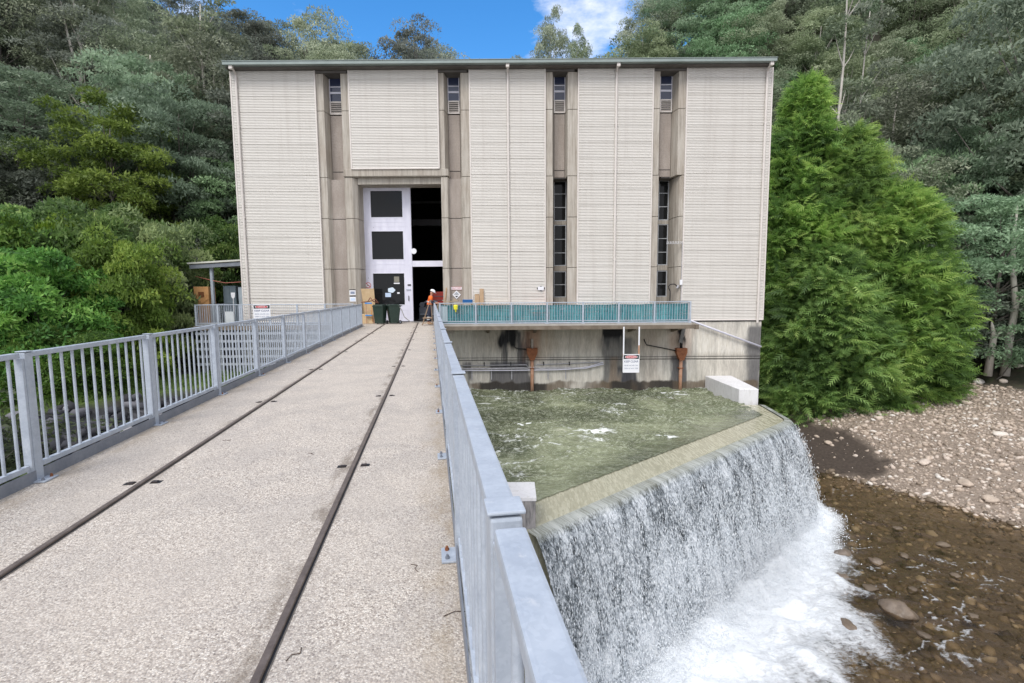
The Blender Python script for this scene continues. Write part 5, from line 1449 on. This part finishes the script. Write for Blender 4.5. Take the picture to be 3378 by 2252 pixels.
    v2 = v2.reshape(-1, 4, 3); v2 = np.concatenate([v2[:, [0, 1, 2]], v2[:, [0, 2, 3]]], 0).reshape(-1, 3)
    V = np.concatenate([V, v2]); F = np.arange(len(V)).reshape(-1, 3); T = np.concatenate([T, np.full(len(v2), .30)])
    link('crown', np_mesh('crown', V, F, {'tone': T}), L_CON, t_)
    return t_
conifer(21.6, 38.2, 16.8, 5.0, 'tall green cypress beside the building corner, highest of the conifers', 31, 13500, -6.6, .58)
conifer(24.8, 37.6, 13.2, 5.5, 'pointed green cypress rising in the middle of the conifer clump', 32, 13500, -6.4, .55)
conifer(27.0, 36.6, 9.0, 4.6, 'broad round cypress at the outer end of the clump over the gravel', 33, 11500, -6.6, .5, 1.0)
conifer(21.9, 35.4, 4.6, 4.3, 'low bushy cypress in front, its skirts hanging over the gravel', 34, 9500, -7.0, .5, 1.0)

# grass tufts and fallen litter on the west terrace
rg = np.random.default_rng(50); n = 2600
gx_ = rg.uniform(-22, -13, n); gy_ = rg.uniform(15, 30, n); q = -.872 * gx_ + .489 * gy_ - 23.7
ok = (q > .1) & (q < 3.2); P = np.stack([gx_[ok], gy_[ok], H(gx_[ok], gy_[ok])], -1)
V, F, T = leafcloud(rg, P, np.full((len(P), 3), .06), 7, .26, .12, up=1.6, droop=0)
o = link('grass', np_mesh('grass', V, F, {'tone': T}), leafmat('grass blades', [(0, (.05, .09, .02)), (1, (.18, .27, .06))]))
tag(o, 'bright short grass along the edge of the west terrace', 'grass', kind='stuff')
# rubble facing of the terrace
n = 900; t = rg.uniform(0, 1, n); qq = rg.uniform(-5, .1, n); al = rg.uniform(-2, 16, n)
ex, ey = -16.5 - .872 * qq + .489 * (al - 6) * -1 * -1, 19.1 + .489 * qq + .872 * (al - 6)
P = np.stack([ex, ey, H(ex, ey)], -1)
V, F, T = stones(rg, P, rg.uniform(.16, .42, n), ICO1)
RUB = mat('dark rubble', (.06, .06, .07), .8); g = NG(RUB); g.base(g.ramp(g.attr('tone'), [(0, (.018, .018, .022)), (.7, (.06, .062, .075)), (.93, (.13, .13, .15)), (1, (.40, .40, .42))]))
o = link('rubble', np_mesh('rubble', V, F, {'tone': T}), RUB); tag(o, 'dark broken rock facing below the grass terrace', 'rocks', kind='stuff')
# brown vines below the nearest bay
m = MB()
for i in range(150):
    x0, y0 = rd.uniform(-15.5, -10.5), rd.uniform(6.5, 13.5); z0 = float(H(x0, y0)) + rd.uniform(0, 1.6); p = [(x0, y0, z0)]
    for k in range(5): p.append((p[-1][0] + rd.uniform(-.4, .4), p[-1][1] + rd.uniform(-.4, .4), p[-1][2] + rd.uniform(-.25, .3)))
    m.tube(p, .012, 4, False)
o = m.build('vines', mottled('dry vine', (.10, .06, .04), (.24, .16, .11), 3, .9)); tag(o, 'tangle of dry brown vines on the bank below the bridge', 'vines', kind='stuff')

# ------------------------------------------------------------------ shed beside the building
sh = thing('open_shed', 'open sided lean-to shed with a thin pale roof beside the west cladding', 'shed', (-17, 31.5, 0))
def sp(mb, name, m): mb.v = [(a + 17, b - 31.5, c_) for a, b, c_ in mb.v]; return mb.build(name, m, sh)
m = MB(); m.boxm(Matrix.Translation((-16.75, 31.0, 3.50)) @ Matrix.Rotation(R(-3), 4, 'Y'), 3.3, 4.6, .09); sp(m, 'roof', mottled('pale roof sheet', (.55, .55, .50), (.68, .68, .62), 2, .5))
m = MB(); m.boxm(Matrix.Translation((-16.75, 28.80, 3.30)) @ Matrix.Rotation(R(-3), 4, 'Y'), 3.1, .08, .22); sp(m, 'fascia', GALVD)
for x, y in ((-17.2, 29.0), (-17.2, 33), (-15.5, 33)):
    m = MB(); m.box(x - .07, x + .07, y - .07, y + .07, -2.6, 3.3); sp(m, 'post', GALV)
m = MB(); m.box(-18.2, -15.1, 28.3, 33.2, -.12, -.003); sp(m, 'floor_slab', CONC)
m = MB(); m.box(-15.95, -15.2, 32.5, 32.6, 0, 2.6); sp(m, 'rear_panel', mottled('rear', (.22, .19, .18), (.30, .27, .26), 2))
for nm, lab, x0, x1, y0, z1, mm_ in (('cabinet', 'dark grey steel cabinet under the shed beside its post', -16.95, -16.2, 29.6, 2.15, mottled('cab1', (.10, .14, .17), (.15, .19, .22), 3)), ('cabinet', 'light blue grey cabinet under the shed against the cladding', -15.85, -15.15, 29.2, 2.05, mottled('cab2', (.30, .36, .41), (.38, .44, .49), 3))):
    t_ = thing(nm, lab, 'cabinet', ((x0 + x1) / 2, y0, 0)); w2 = (x1 - x0) / 2
    m = MB(); m.box(-w2, w2, 0, .6, .0, z1, .015); m.build('cabinet_body', mm_, t_)
    m = MB(); m.box(-w2 + .03, -.01, -.015, -.001, .1, z1 - .06); m.build('door', mm_, t_); m = MB(); m.box(.01, w2 - .03, -.015, -.001, .1, z1 - .06); m.build('door', mm_, t_)
    m = MB(); m.box(.03, .06, -.04, -.016, 1.0, 1.15); m.build('handle', GALVD, t_)
ct = thing('reel_crate', 'orange timber crate with a square hatch beside the shed post', 'crate', (-17.85, 29.3, 0))
OR2 = mottled('orange timber', (.45, .22, .08), (.60, .34, .15), 3, .7)
m = MB(); m.box(-.42, .42, -.35, .35, 1.05, 2.1, .01); m.box(-.42, .42, -.35, .35, .0, 1.04, .01); m.build('crate_body', OR2, ct)
m = MB(); m.box(-.16, .16, -.37, -.352, 1.5, 1.8); m.build('hatch', mat('dark orange', (.16, .06, .02), .8), ct)
m = MB(); m.boxm(Matrix.Translation((-.2, -.365, 1.3)) @ Matrix.Rotation(R(35), 4, 'Y'), .5, .02, .08); m.boxm(Matrix.Translation((.2, -.366, 1.3)) @ Matrix.Rotation(R(-35), 4, 'Y'), .5, .02, .08); m.build('brace', OR2, ct)
m = MB(); m.tube([(-18.2, 29.1, 2.7), (-17.2, 28.95, 2.45), (-16.4, 28.95, 2.3), (-15.2, 29.0, 2.38)], .02, 6); tag(m.build('cable', mat('pink cable', (.45, .16, .12), .6), None, True), 'reddish cable slung across the front of the shed', 'cable')
sw_ = thing('shovel', 'pale shovel standing upright between the two cabinets', 'shovel', (-16.05, 29.0, 0)); m = MB(); m.tube([(0, 0, 0), (0, 0, 1.5)], .02, 6); m.build('shaft', SIGNW, sw_); m = MB(); m.prism_y([(-.12, 1.75), (.12, 1.75), (.10, 1.50), (0, 1.38), (-.10, 1.50)], -.01, .01); m.build('blade', SIGNW, sw_)

# ------------------------------------------------------------------ objects at the door
BIN = mottled('dark green bin plastic', (.012, .030, .022), (.022, .045, .034), 6, .5, 0, .1)
def bin_(x, y, rz, label):
    t_ = thing('wheelie_bin', label, 'bin', (x, y, 0), rz, None)
    bm = bmesh.new(); 
    prof = [(.235, .215, .05), (.25, .25, .3), (.285, .33, .92), (.30, .345, .93), (.30, .345, .97)]
    rings = []
    for a, b, z in prof:
        r = .05; pts_ = []
        for sx, sy in ((1, 1), (-1, 1), (-1, -1), (1, -1)):
            for k in range(4):
                an = math.atan2(sy, sx) - R(45) + R(30) * k; pts_.append((sx * (a - r) + r * math.cos(an), sy * (b - r) + r * math.sin(an), z))
        rings.append([bm.verts.new(p) for p in pts_])
    for i in range(len(rings) - 1):
        for k in range(16): bm.faces.new((rings[i][k], rings[i][(k + 1) % 16], rings[i + 1][(k + 1) % 16], rings[i + 1][k]))
    bm.faces.new(list(reversed(rings[0]))); bm.faces.new(rings[-1])
    me = bpy.data.meshes.new('bin_body'); bm.to_mesh(me); bm.free(); link('bin_body', me, BIN, t_)
    m = MB(); m.box(-.31, .31, -.36, .33, .975, 1.0, .008); m.prism_x([(-.34, 1.0), (-.25, 1.045), (.22, 1.05), (.31, 1.0)], -.27, .27); m.build('lid', BIN, t_, bevel=.01)
    m = MB(); m.tube([(-.27, .40, .97), (.27, .40, .97)], .018, 8); m.box(-.22, -.18, .33, .41, .95, .99); m.box(.18, .22, .33, .41, .95, .99); m.build('handle', BIN, t_)
    for s in (-1, 1):
        m = MB(); m.tube([(s * .25, .27, .10), (s * .31, .27, .10)], .10, 18); wv_ = m.build('wheel', BLACKRUB, t_); m = MB(); m.tube([(s * .312, .27, .10), (s * .318, .27, .10)], .045, 12); m.build('hub', GALVD, wv_)
    return t_
bin_(-7.05, 26.85, R(-8), 'dark green wheelie bin nearer the railing end, its front toward the bridge')
bin_(-6.40, 27.15, R(-62), 'dark green wheelie bin turned sideways beside the other one, wheels showing')
m = MB(); m.tube([(-6.1, 27.0, 1.0), (-5.95, 27.1, .75), (-5.85, 27.3, .35), (-5.6, 27.6, .08), (-5.3, 28.0, .03), (-4.95, 28.3, .03)], .022, 8)
tag(m.build('hose', mottled('hose', (.30, .30, .29), (.42, .42, .40), 5), None, True), 'grey hose looping from the bins down to the door threshold', 'hose')
# plywood sheet, trolley and clutter left of the bins
pl_ = thing('plywood_sheet', 'upright plywood sheet leaning against the white door', 'board', (-8.15, 28.3, 0))
m = MB(); m.boxm(Matrix.Translation((0, .15, 1.05)) @ Matrix.Rotation(R(8), 4, 'X'), .82, .018, 1.75); m.build('sheet', PLY, pl_)
m = MB(); m.box(-.42, .42, -.5, .2, 0, .5, .02); tag(m.build('timber_box', PLY), 'low plywood box at the foot of the leaning sheet', 'box').location = (-8.0, 27.9, 0)
wt_ = thing('stand_with_pipes', 'low stand of blue and orange pipe ends between railing end and bins', 'stand', (-7.72, 27.3, 0))
m = MB(); m.tube([(-.2, 0, 0), (-.2, 0, 1.15)], .02, 6); m.tube([(.22, 0, 0), (.22, 0, 1.1)], .025, 6); m.tube([(-.2, 0, .7), (.22, 0, .7)], .02, 6); m.build('frame', RUSTPIPE, wt_)
for z in (1.08, .42): m = MB(); m.box(-.25, .12, -.05, .03, z, z + .07, .01); m.build('blue_clamp', mat('clamp%d' % z, (.06, .25, .6), .4), wt_)
m = MB(); m.tube([(.05, 0, 1.05), (.12, 0, .8), (.09, -.02, .5), (.15, 0, .1)], .022, 6); m.build('orange_strap', mat('strap', (.65, .30, .08), .6), wt_, True)
m = MB(); m.tube([(-.45, 0, 1.17), (-.1, 0, 1.2), (.05, 0, 1.42), (.2, 0, 1.22), (.45, .02, 1.12)], .03, 6); m.tube([(-.3, .05, 1.16), (.1, .05, 1.24), (.3, .0, 1.35), (.5, 0, 1.1)], .025, 6); m.build('dark_rope', mottled('rope', (.08, .03, .02), (.3, .12, .07), 9, .8), wt_, True)

# workbench with clutter behind the gallery railing end
wb = thing('workbench', 'rough timber workbench behind the gallery railing beside the door', 'bench', (-3.1, 26.9, 0))
m = MB(); m.box(-.85, 1.0, -.35, .35, 1.06, 1.11, .006); m.build('bench_top', WOOD, wb)
for x in (-.8, .95):
    for y in (-.3, .3): m = MB(); m.box(x - .03, x + .03, y - .03, y + .03, 0, 1.06); m.build('leg', WOOD, wb)
m = MB(); m.boxm(Matrix.Translation((-3.35, 26.85, 1.16)) @ Matrix.Rotation(R(14), 4, 'Y'), .7, .3, .03); m.boxm(Matrix.Translation((-3.1, 26.8, 1.21)) @ Matrix.Rotation(R(-8), 4, 'Y'), .55, .32, .05); m.boxm(Matrix.Translation((-3.0, 26.86, 1.27)) @ Matrix.Rotation(R(20), 4, 'Y'), .3, .2, .05)
tag(m.build('cardboard_pieces', mottled('card', (.28, .22, .15), (.42, .35, .26), 4, .9)), 'brown cardboard and board offcuts lying on the workbench', 'cardboard')
m = MB(); m.prism_x([(-.14, 0), (.14, 0), (.19, .17), (-.19, .17)], -.26, .26); o = m.build('plastic_tub', BLUEP, bevel=.015); o.location = (-2.35, 26.85, 1.112); tag(o, 'blue plastic tub at the end of the workbench', 'tub')
m = MB(); m.tube([(0, 0, 0), (0, 0, .20), (0, 0, .24)], [.10, .12, .07], 12); m.tube([(0, 0, -.14), (0, 0, 0)], [.03, .05], 8); o = m.build('yellow_jug', YEL, None); o.location = (-2.92, 26.13, .78); tag(o, 'small bright yellow plastic jug hung on the gallery railing', 'lamp')  # plain plastic jug on the rail, gives no light
m = MB(); m.box(-.16, .16, 0, .02, 0, .82, .004); o = m.build('clear_panel', mat('pale sheet', (.42, .52, .56), .3)); o.location = (-3.55, 26.24, .12); tag(o, 'pale narrow sheet standing behind the first gallery railing bay', 'sheet')
# leaning planks
for (x, y, a, l, wd_, lab) in ((-3.72, 27.6, 9, 1.95, .06, 'thin timber batten leaning at the edge of the doorway'), (-3.60, 27.7, 6, 1.85, .05, 'thinner batten leaning beside the first at the doorway')):
    m = MB(); m.boxm(Matrix.Rotation(R(a), 4, 'Y') @ Matrix.Translation((0, 0, l / 2)), wd_, .04, l); o = m.build('batten', WOOD); o.location = (x - .15, y, .01); tag(o, lab, 'timber')
for (x, h_, wd_, lab) in ((-1.92, 1.56, .26, 'short wide plank leaning on the cladding behind the gallery'), (-1.66, 1.86, .22, 'taller plank leaning on the cladding behind the gallery')):
    m = MB(); m.boxm(Matrix.Translation((0, 0, h_ / 2)) @ Matrix.Rotation(R(-3), 4, 'X'), wd_, .04, h_, .003); o = m.build('plank', WOOD); o.location = (x, 27.88, .002); tag(o, lab, 'timber')
# A-frame trestle next to the worker
tr2 = thing('trestle', 'narrow folding timber trestle standing at the bridge edge by the worker', 'trestle', (-4.35, 25.55, 0), R(5))
for s in (-1, 1):
    m = MB(); m.bar((-.22, s * .16, .01), (.20, s * .05, 1.28), .028, .035); m.bar((.30, s * .16, .01), (.23, s * .05, 1.28), .024, .03); m.build('leg', mottled('grey timber', (.22, .15, .10), (.34, .25, .18), 5, .8) if s < 0 else bpy.data.materials['grey timber'], tr2)
for z in (.12, .38): m = MB(); m.bar((-.18, 0, z), (.28, 0, z), .28, .03); m.build('step', WOOD, tr2)

# machinery inside the hall
rb_ = thing('red_cabinet', 'red tool cabinet standing inside the dark doorway', 'cabinet', (-4.35, 32.2, -.02))
REDP = mat('red paint', (.55, .05, .03), .45)
m = MB(); m.box(-.7, .6, -.3, .3, 1.0, 1.75, .03); m.build('cabinet_body', REDP, rb_)
for z in (1.2, 1.45): m = MB(); m.box(-.62, .52, -.33, -.302, z, z + .03); m.build('drawer_edge', GALVD, rb_)
m = MB(); m.box(-.65, .55, -.28, .28, 0, .99, .01); m.build('base', BLACK, rb_)
mc = thing('machine', 'grey machine housing and valves inside the dark doorway', 'machine', (-5.1, 31.6, -.02))
m = MB(); m.tube([(.3, 0, .1), (.3, 0, .85), (.3, 0, .9)], [.36, .36, .28], 20); m.build('drum', mottled('drum', (.22, .22, .22), (.32, .32, .32), 3), mc)
m = MB(); m.box(-.7, -.1, -.2, .5, .05, .8, .02); m.tube([(-.5, -.25, .95), (-.5, .2, .95)], .16, 14); m.tube([(-.1, -.2, 1.02), (-.1, .2, 1.02)], .12, 14); m.box(-.75, .7, -.22, .4, .0, .06); m.build('housing', GALVD, mc)
m = MB(); m.tube([(-.5, -.05, 1.0), (-.1, 0, 1.25), (.4, 0, 1.1), (.45, 0, .8)], .05, 8); m.build('pipework', GALV, mc, True)
tb = MB(); tb.box(-5.7, -4.0, 31.1, 32.0, .30, .36); tag(tb.build('skid', GALV), 'low steel skid on the hall floor carrying the grey machine', 'skid')

# ------------------------------------------------------------------ the worker
def skin(name, pts, edges, mat_, parent, sub=1, smooth=True):
    me = bpy.data.meshes.new(name); me.from_pydata([p[:3] for p in pts], edges, []); me.update()
    o = link(name, me, mat_, parent)
    sk = o.modifiers.new('skin', 'SKIN'); sk.use_smooth_shade = True
    if not me.skin_vertices: 
        bpy.context.view_layer.objects.active = o
    sv_ = me.skin_vertices[0].data if me.skin_vertices else None
    if sv_:
        for i, p in enumerate(pts):
            r = p[3]; sv_[i].radius = (r, p[4] if len(p) > 4 else r)
            sv_[i].use_root = (i == 0)
    ss = o.modifiers.new('sub', 'SUBSURF'); ss.levels = sub + 1; ss.render_levels = sub + 1
    return o
# local frame: x forward (east), y = to the worker's far side, z up
wk = thing('person', 'worker in white helmet and orange hi vis shirt bent over the railing end', 'person', (-4.32, 26.35, 0), R(4))
bp_ = [(0, 0, .97, .115), (.03, 0, 1.12, .11), (.08, 0, 1.28, .125), (.14, 0, 1.40, .105), (.20, 0, 1.50, .055), (.25, 0, 1.56, .058), (.29, 0, 1.64, .098), (.31, 0, 1.72, .10),
       (.0, .10, .90, .10), (.05, .11, .50, .07), (-.02, .11, .10, .05), (.12, .11, .04, .045),
       (.0, -.10, .90, .10), (-.02, -.12, .50, .07), (-.08, -.12, .10, .05), (.08, -.12, .04, .045),
       (.14, .19, 1.40, .052), (.15, .24, 1.16, .045), (.40, .18, 1.12, .038), (.46, .17, 1.12, .035),
       (.14, -.19, 1.40, .052), (.13, -.24, 1.15, .05), (.38, -.18, 1.10, .038), (.44, -.17, 1.10, .035)]
bp_ = [(p[0] * .5 if p[2] > 1.05 and abs(p[1]) < .2 and p[0] < .33 and i_ < 17 or i_ in (20,) else p[0],) + p[1:] for i_, p in enumerate(bp_)]
be = [(0, 1), (1, 2), (2, 3), (3, 4), (4, 5), (5, 6), (6, 7), (0, 8), (8, 9), (9, 10), (10, 11), (0, 12), (12, 13), (13, 14), (14, 15), (3, 16), (16, 17), (17, 18), (18, 19), (3, 20), (20, 21), (21, 22), (22, 23)]
for hi, sg in ((19, 1), (23, -1)):
    bx_, by_, bz_ = bp_[hi][:3]
    for k in range(4):
        o0 = len(bp_); yy = by_ + (-.03 + .02 * k); ln = (.028, .034, .031, .024)[k]
        bp_ += [(bx_ + .045, yy, bz_ + .005, .0095), (bx_ + .045 + ln, yy, bz_ - .012, .0085), (bx_ + .045 + ln * 1.4, yy, bz_ - .04, .0075)]
        be += [(hi, o0), (o0, o0 + 1), (o0 + 1, o0 + 2)]
    o0 = len(bp_); bp_ += [(bx_ + .01, by_ - sg * .045, bz_ - .005, .0105), (bx_ + .04, by_ - sg * .055, bz_ - .025, .009)]; be += [(hi, o0), (o0, o0 + 1)]
try:
    skin('body', bp_, be, SKIN, wk)
    skin('trousers', [(0, 0, 1.07, .150), (0, 0, .97, .158), (0, .10, .88, .118), (.05, .11, .50, .088), (-.02, .11, .13, .075), (0, -.10, .88, .118), (-.02, -.12, .50, .088), (-.08, -.12, .13, .075)], [(0, 1), (1, 2), (2, 3), (3, 4), (1, 5), (5, 6), (6, 7)], NAVY, wk)
    skin('shirt', [(.0, 0, .93, .155), (.01, 0, 1.05, .155), (.025, 0, 1.18, .15), (.05, 0, 1.32, .165), (.075, 0, 1.42, .15), (.095, 0, 1.49, .085), (.07, .19, 1.41, .10), (.11, .23, 1.26, .082), (.07, -.19, 1.41, .10), (.10, -.23, 1.25, .082)], [(0, 1), (1, 2), (2, 3), (3, 4), (4, 5), (4, 6), (6, 7), (4, 8), (8, 9)], ORANGE, wk)
    skin('sleeve', [(.11, .23, 1.27, .068), (.17, .235, 1.15, .062), (.34, .195, 1.125, .05)], [(0, 1), (1, 2)], NAVY, wk)
    skin('sleeve', [(.10, -.23, 1.26, .068), (.15, -.235, 1.14, .062), (.32, -.195, 1.105, .05)], [(0, 1), (1, 2)], NAVY, wk)
    skin('collar', [(.08, 0, 1.45, .10), (.105, 0, 1.515, .075)], [(0, 1)], NAVY, wk)
    for yy, x0 in ((.11, 0), (-.12, -.06)):
        skin('boot', [(x0 - .03, yy, .13, .066), (x0 - .02, yy, .055, .06), (x0 + .09, yy, .045, .052), (x0 + .16, yy, .04, .04)], [(0, 1), (1, 2), (2, 3)], mottled('tan boot', (.30, .17, .08), (.40, .25, .13), 8, .8), wk)
    for (x0, yy, z0, r_) in ((.005, .11, .36, .086), (-.01, .11, .24, .08), (-.045, -.12, .36, .086), (-.06, -.12, .24, .08)):
        m = MB(); m.tube([(x0, yy, z0), (x0, yy, z0 + .05)], r_, 16, False); m.build('reflective_band', SILVER, wk, True)
    m = MB(); m.tube([(.02, 0, 1.15), (.028, 0, 1.20)], .176, 20, False); m.build('reflective_band', SILVER, wk, True)
    m = MB(); m.tube([(.0, 0, .985), (.005, 0, 1.035)], .178, 18, False); m.box(-.20, -.10, .06, .14, .84, 1.0, .015); m.build('tool_belt', BLACK, wk)
    bm = bmesh.new(); bmesh.ops.create_uvsphere(bm, u_segments=22, v_segments=12, radius=1)
    for v_ in list(bm.verts):
        if v_.co.z < -.05: bm.verts.remove(v_)
    for v_ in bm.verts: v_.co = Vector((v_.co.x * .148, v_.co.y * .120, v_.co.z * .125))
    me = bpy.data.meshes.new('helmet'); bm.to_mesh(me); bm.free()
    hm = link('helmet', me, mat('white helmet', (.80, .83, .88), .3), wk, True); hm.location = (.185, 0, 1.715); hm.rotation_euler = (0, R(26), 0)
    so2 = hm.modifiers.new('s', 'SOLIDIFY'); so2.thickness = .008
    m = MB(); m.prism([(.12 * math.cos(a) + .03, .118 * math.sin(a)) for a in np.linspace(-1.5, 1.5, 14)] + [(.20 * math.cos(a) + .01, .125 * math.sin(a)) for a in np.linspace(1.4, -1.4, 14)], -.010, .002)
    br = m.build('brim', bpy.data.materials['white helmet'], hm)
    m = MB(); m.boxm(Matrix.Translation((0.237, 0, 1.635)) @ Matrix.Rotation(R(25), 4, 'Y'), .035, .02, .035, .006); m.build('nose', SKIN, wk)
    for s in (-1, 1):
        m = MB(); m.tube([(.223, s * .03, 1.665), (.231, s * .03, 1.663)], .009, 8); m.build('eye', BLACK, wk)
        m = MB(); m.boxm(Matrix.Translation((0.135, s * .083, 1.645)), .03, .014, .05, .005); m.build('ear', SKIN, wk)
    m = MB(); m.boxm(Matrix.Translation((0.220, 0, 1.595)) @ Matrix.Rotation(R(20), 4, 'Y'), .008, .045, .008, .002); m.build('mouth', mat('lips', (.30, .10, .08), .5), wk)
except Exception as ex:
    print('worker', ex)
    raise

# fine mist drifting off the foot of the falls
mm = bpy.data.materials.new('mist'); mm.use_nodes = True; g = NG(mm); g.t.nodes.remove(g.b)
pv = g.n('ShaderNodeVolumePrincipled'); pv.inputs['Color'].default_value = (.95, .97, 1, 1); pv.inputs['Anisotropy'].default_value = .1
tcn = g.n('ShaderNodeTexCoord'); gr3 = g.n('ShaderNodeTexGradient'); gr3.gradient_type = 'SPHERICAL'
g.l(tcn.outputs['Object'], gr3.inputs['Vector'])
nz_ = g.noise(g.pos(), .9, 3, .6)
g.l(g.math('MULTIPLY', g.math('MULTIPLY', g.math('POWER', gr3.outputs['Fac'], 1.3), g.ramp(nz_, [(.35, .15), (.65, 1.0)])), .34), pv.inputs['Density'])
g.l(pv.outputs[0], g.out.inputs['Volume'])
ctr_ = A + dAB * 7.4 + nAB * 2.0
bm = bmesh.new(); bmesh.ops.create_icosphere(bm, subdivisions=3, radius=1.0); me = bpy.data.meshes.new('mist'); bm.to_mesh(me); bm.free()
o = link('mist', me, mm); o.location = (ctr_[0], ctr_[1], -7.7); o.scale = (7.2, 2.2, 2.3); o.rotation_euler = (0, 0, math.atan2(dAB[1], dAB[0]))
tag(o, 'pale mist drifting above the white water at the foot of the falls', 'mist', kind='stuff')
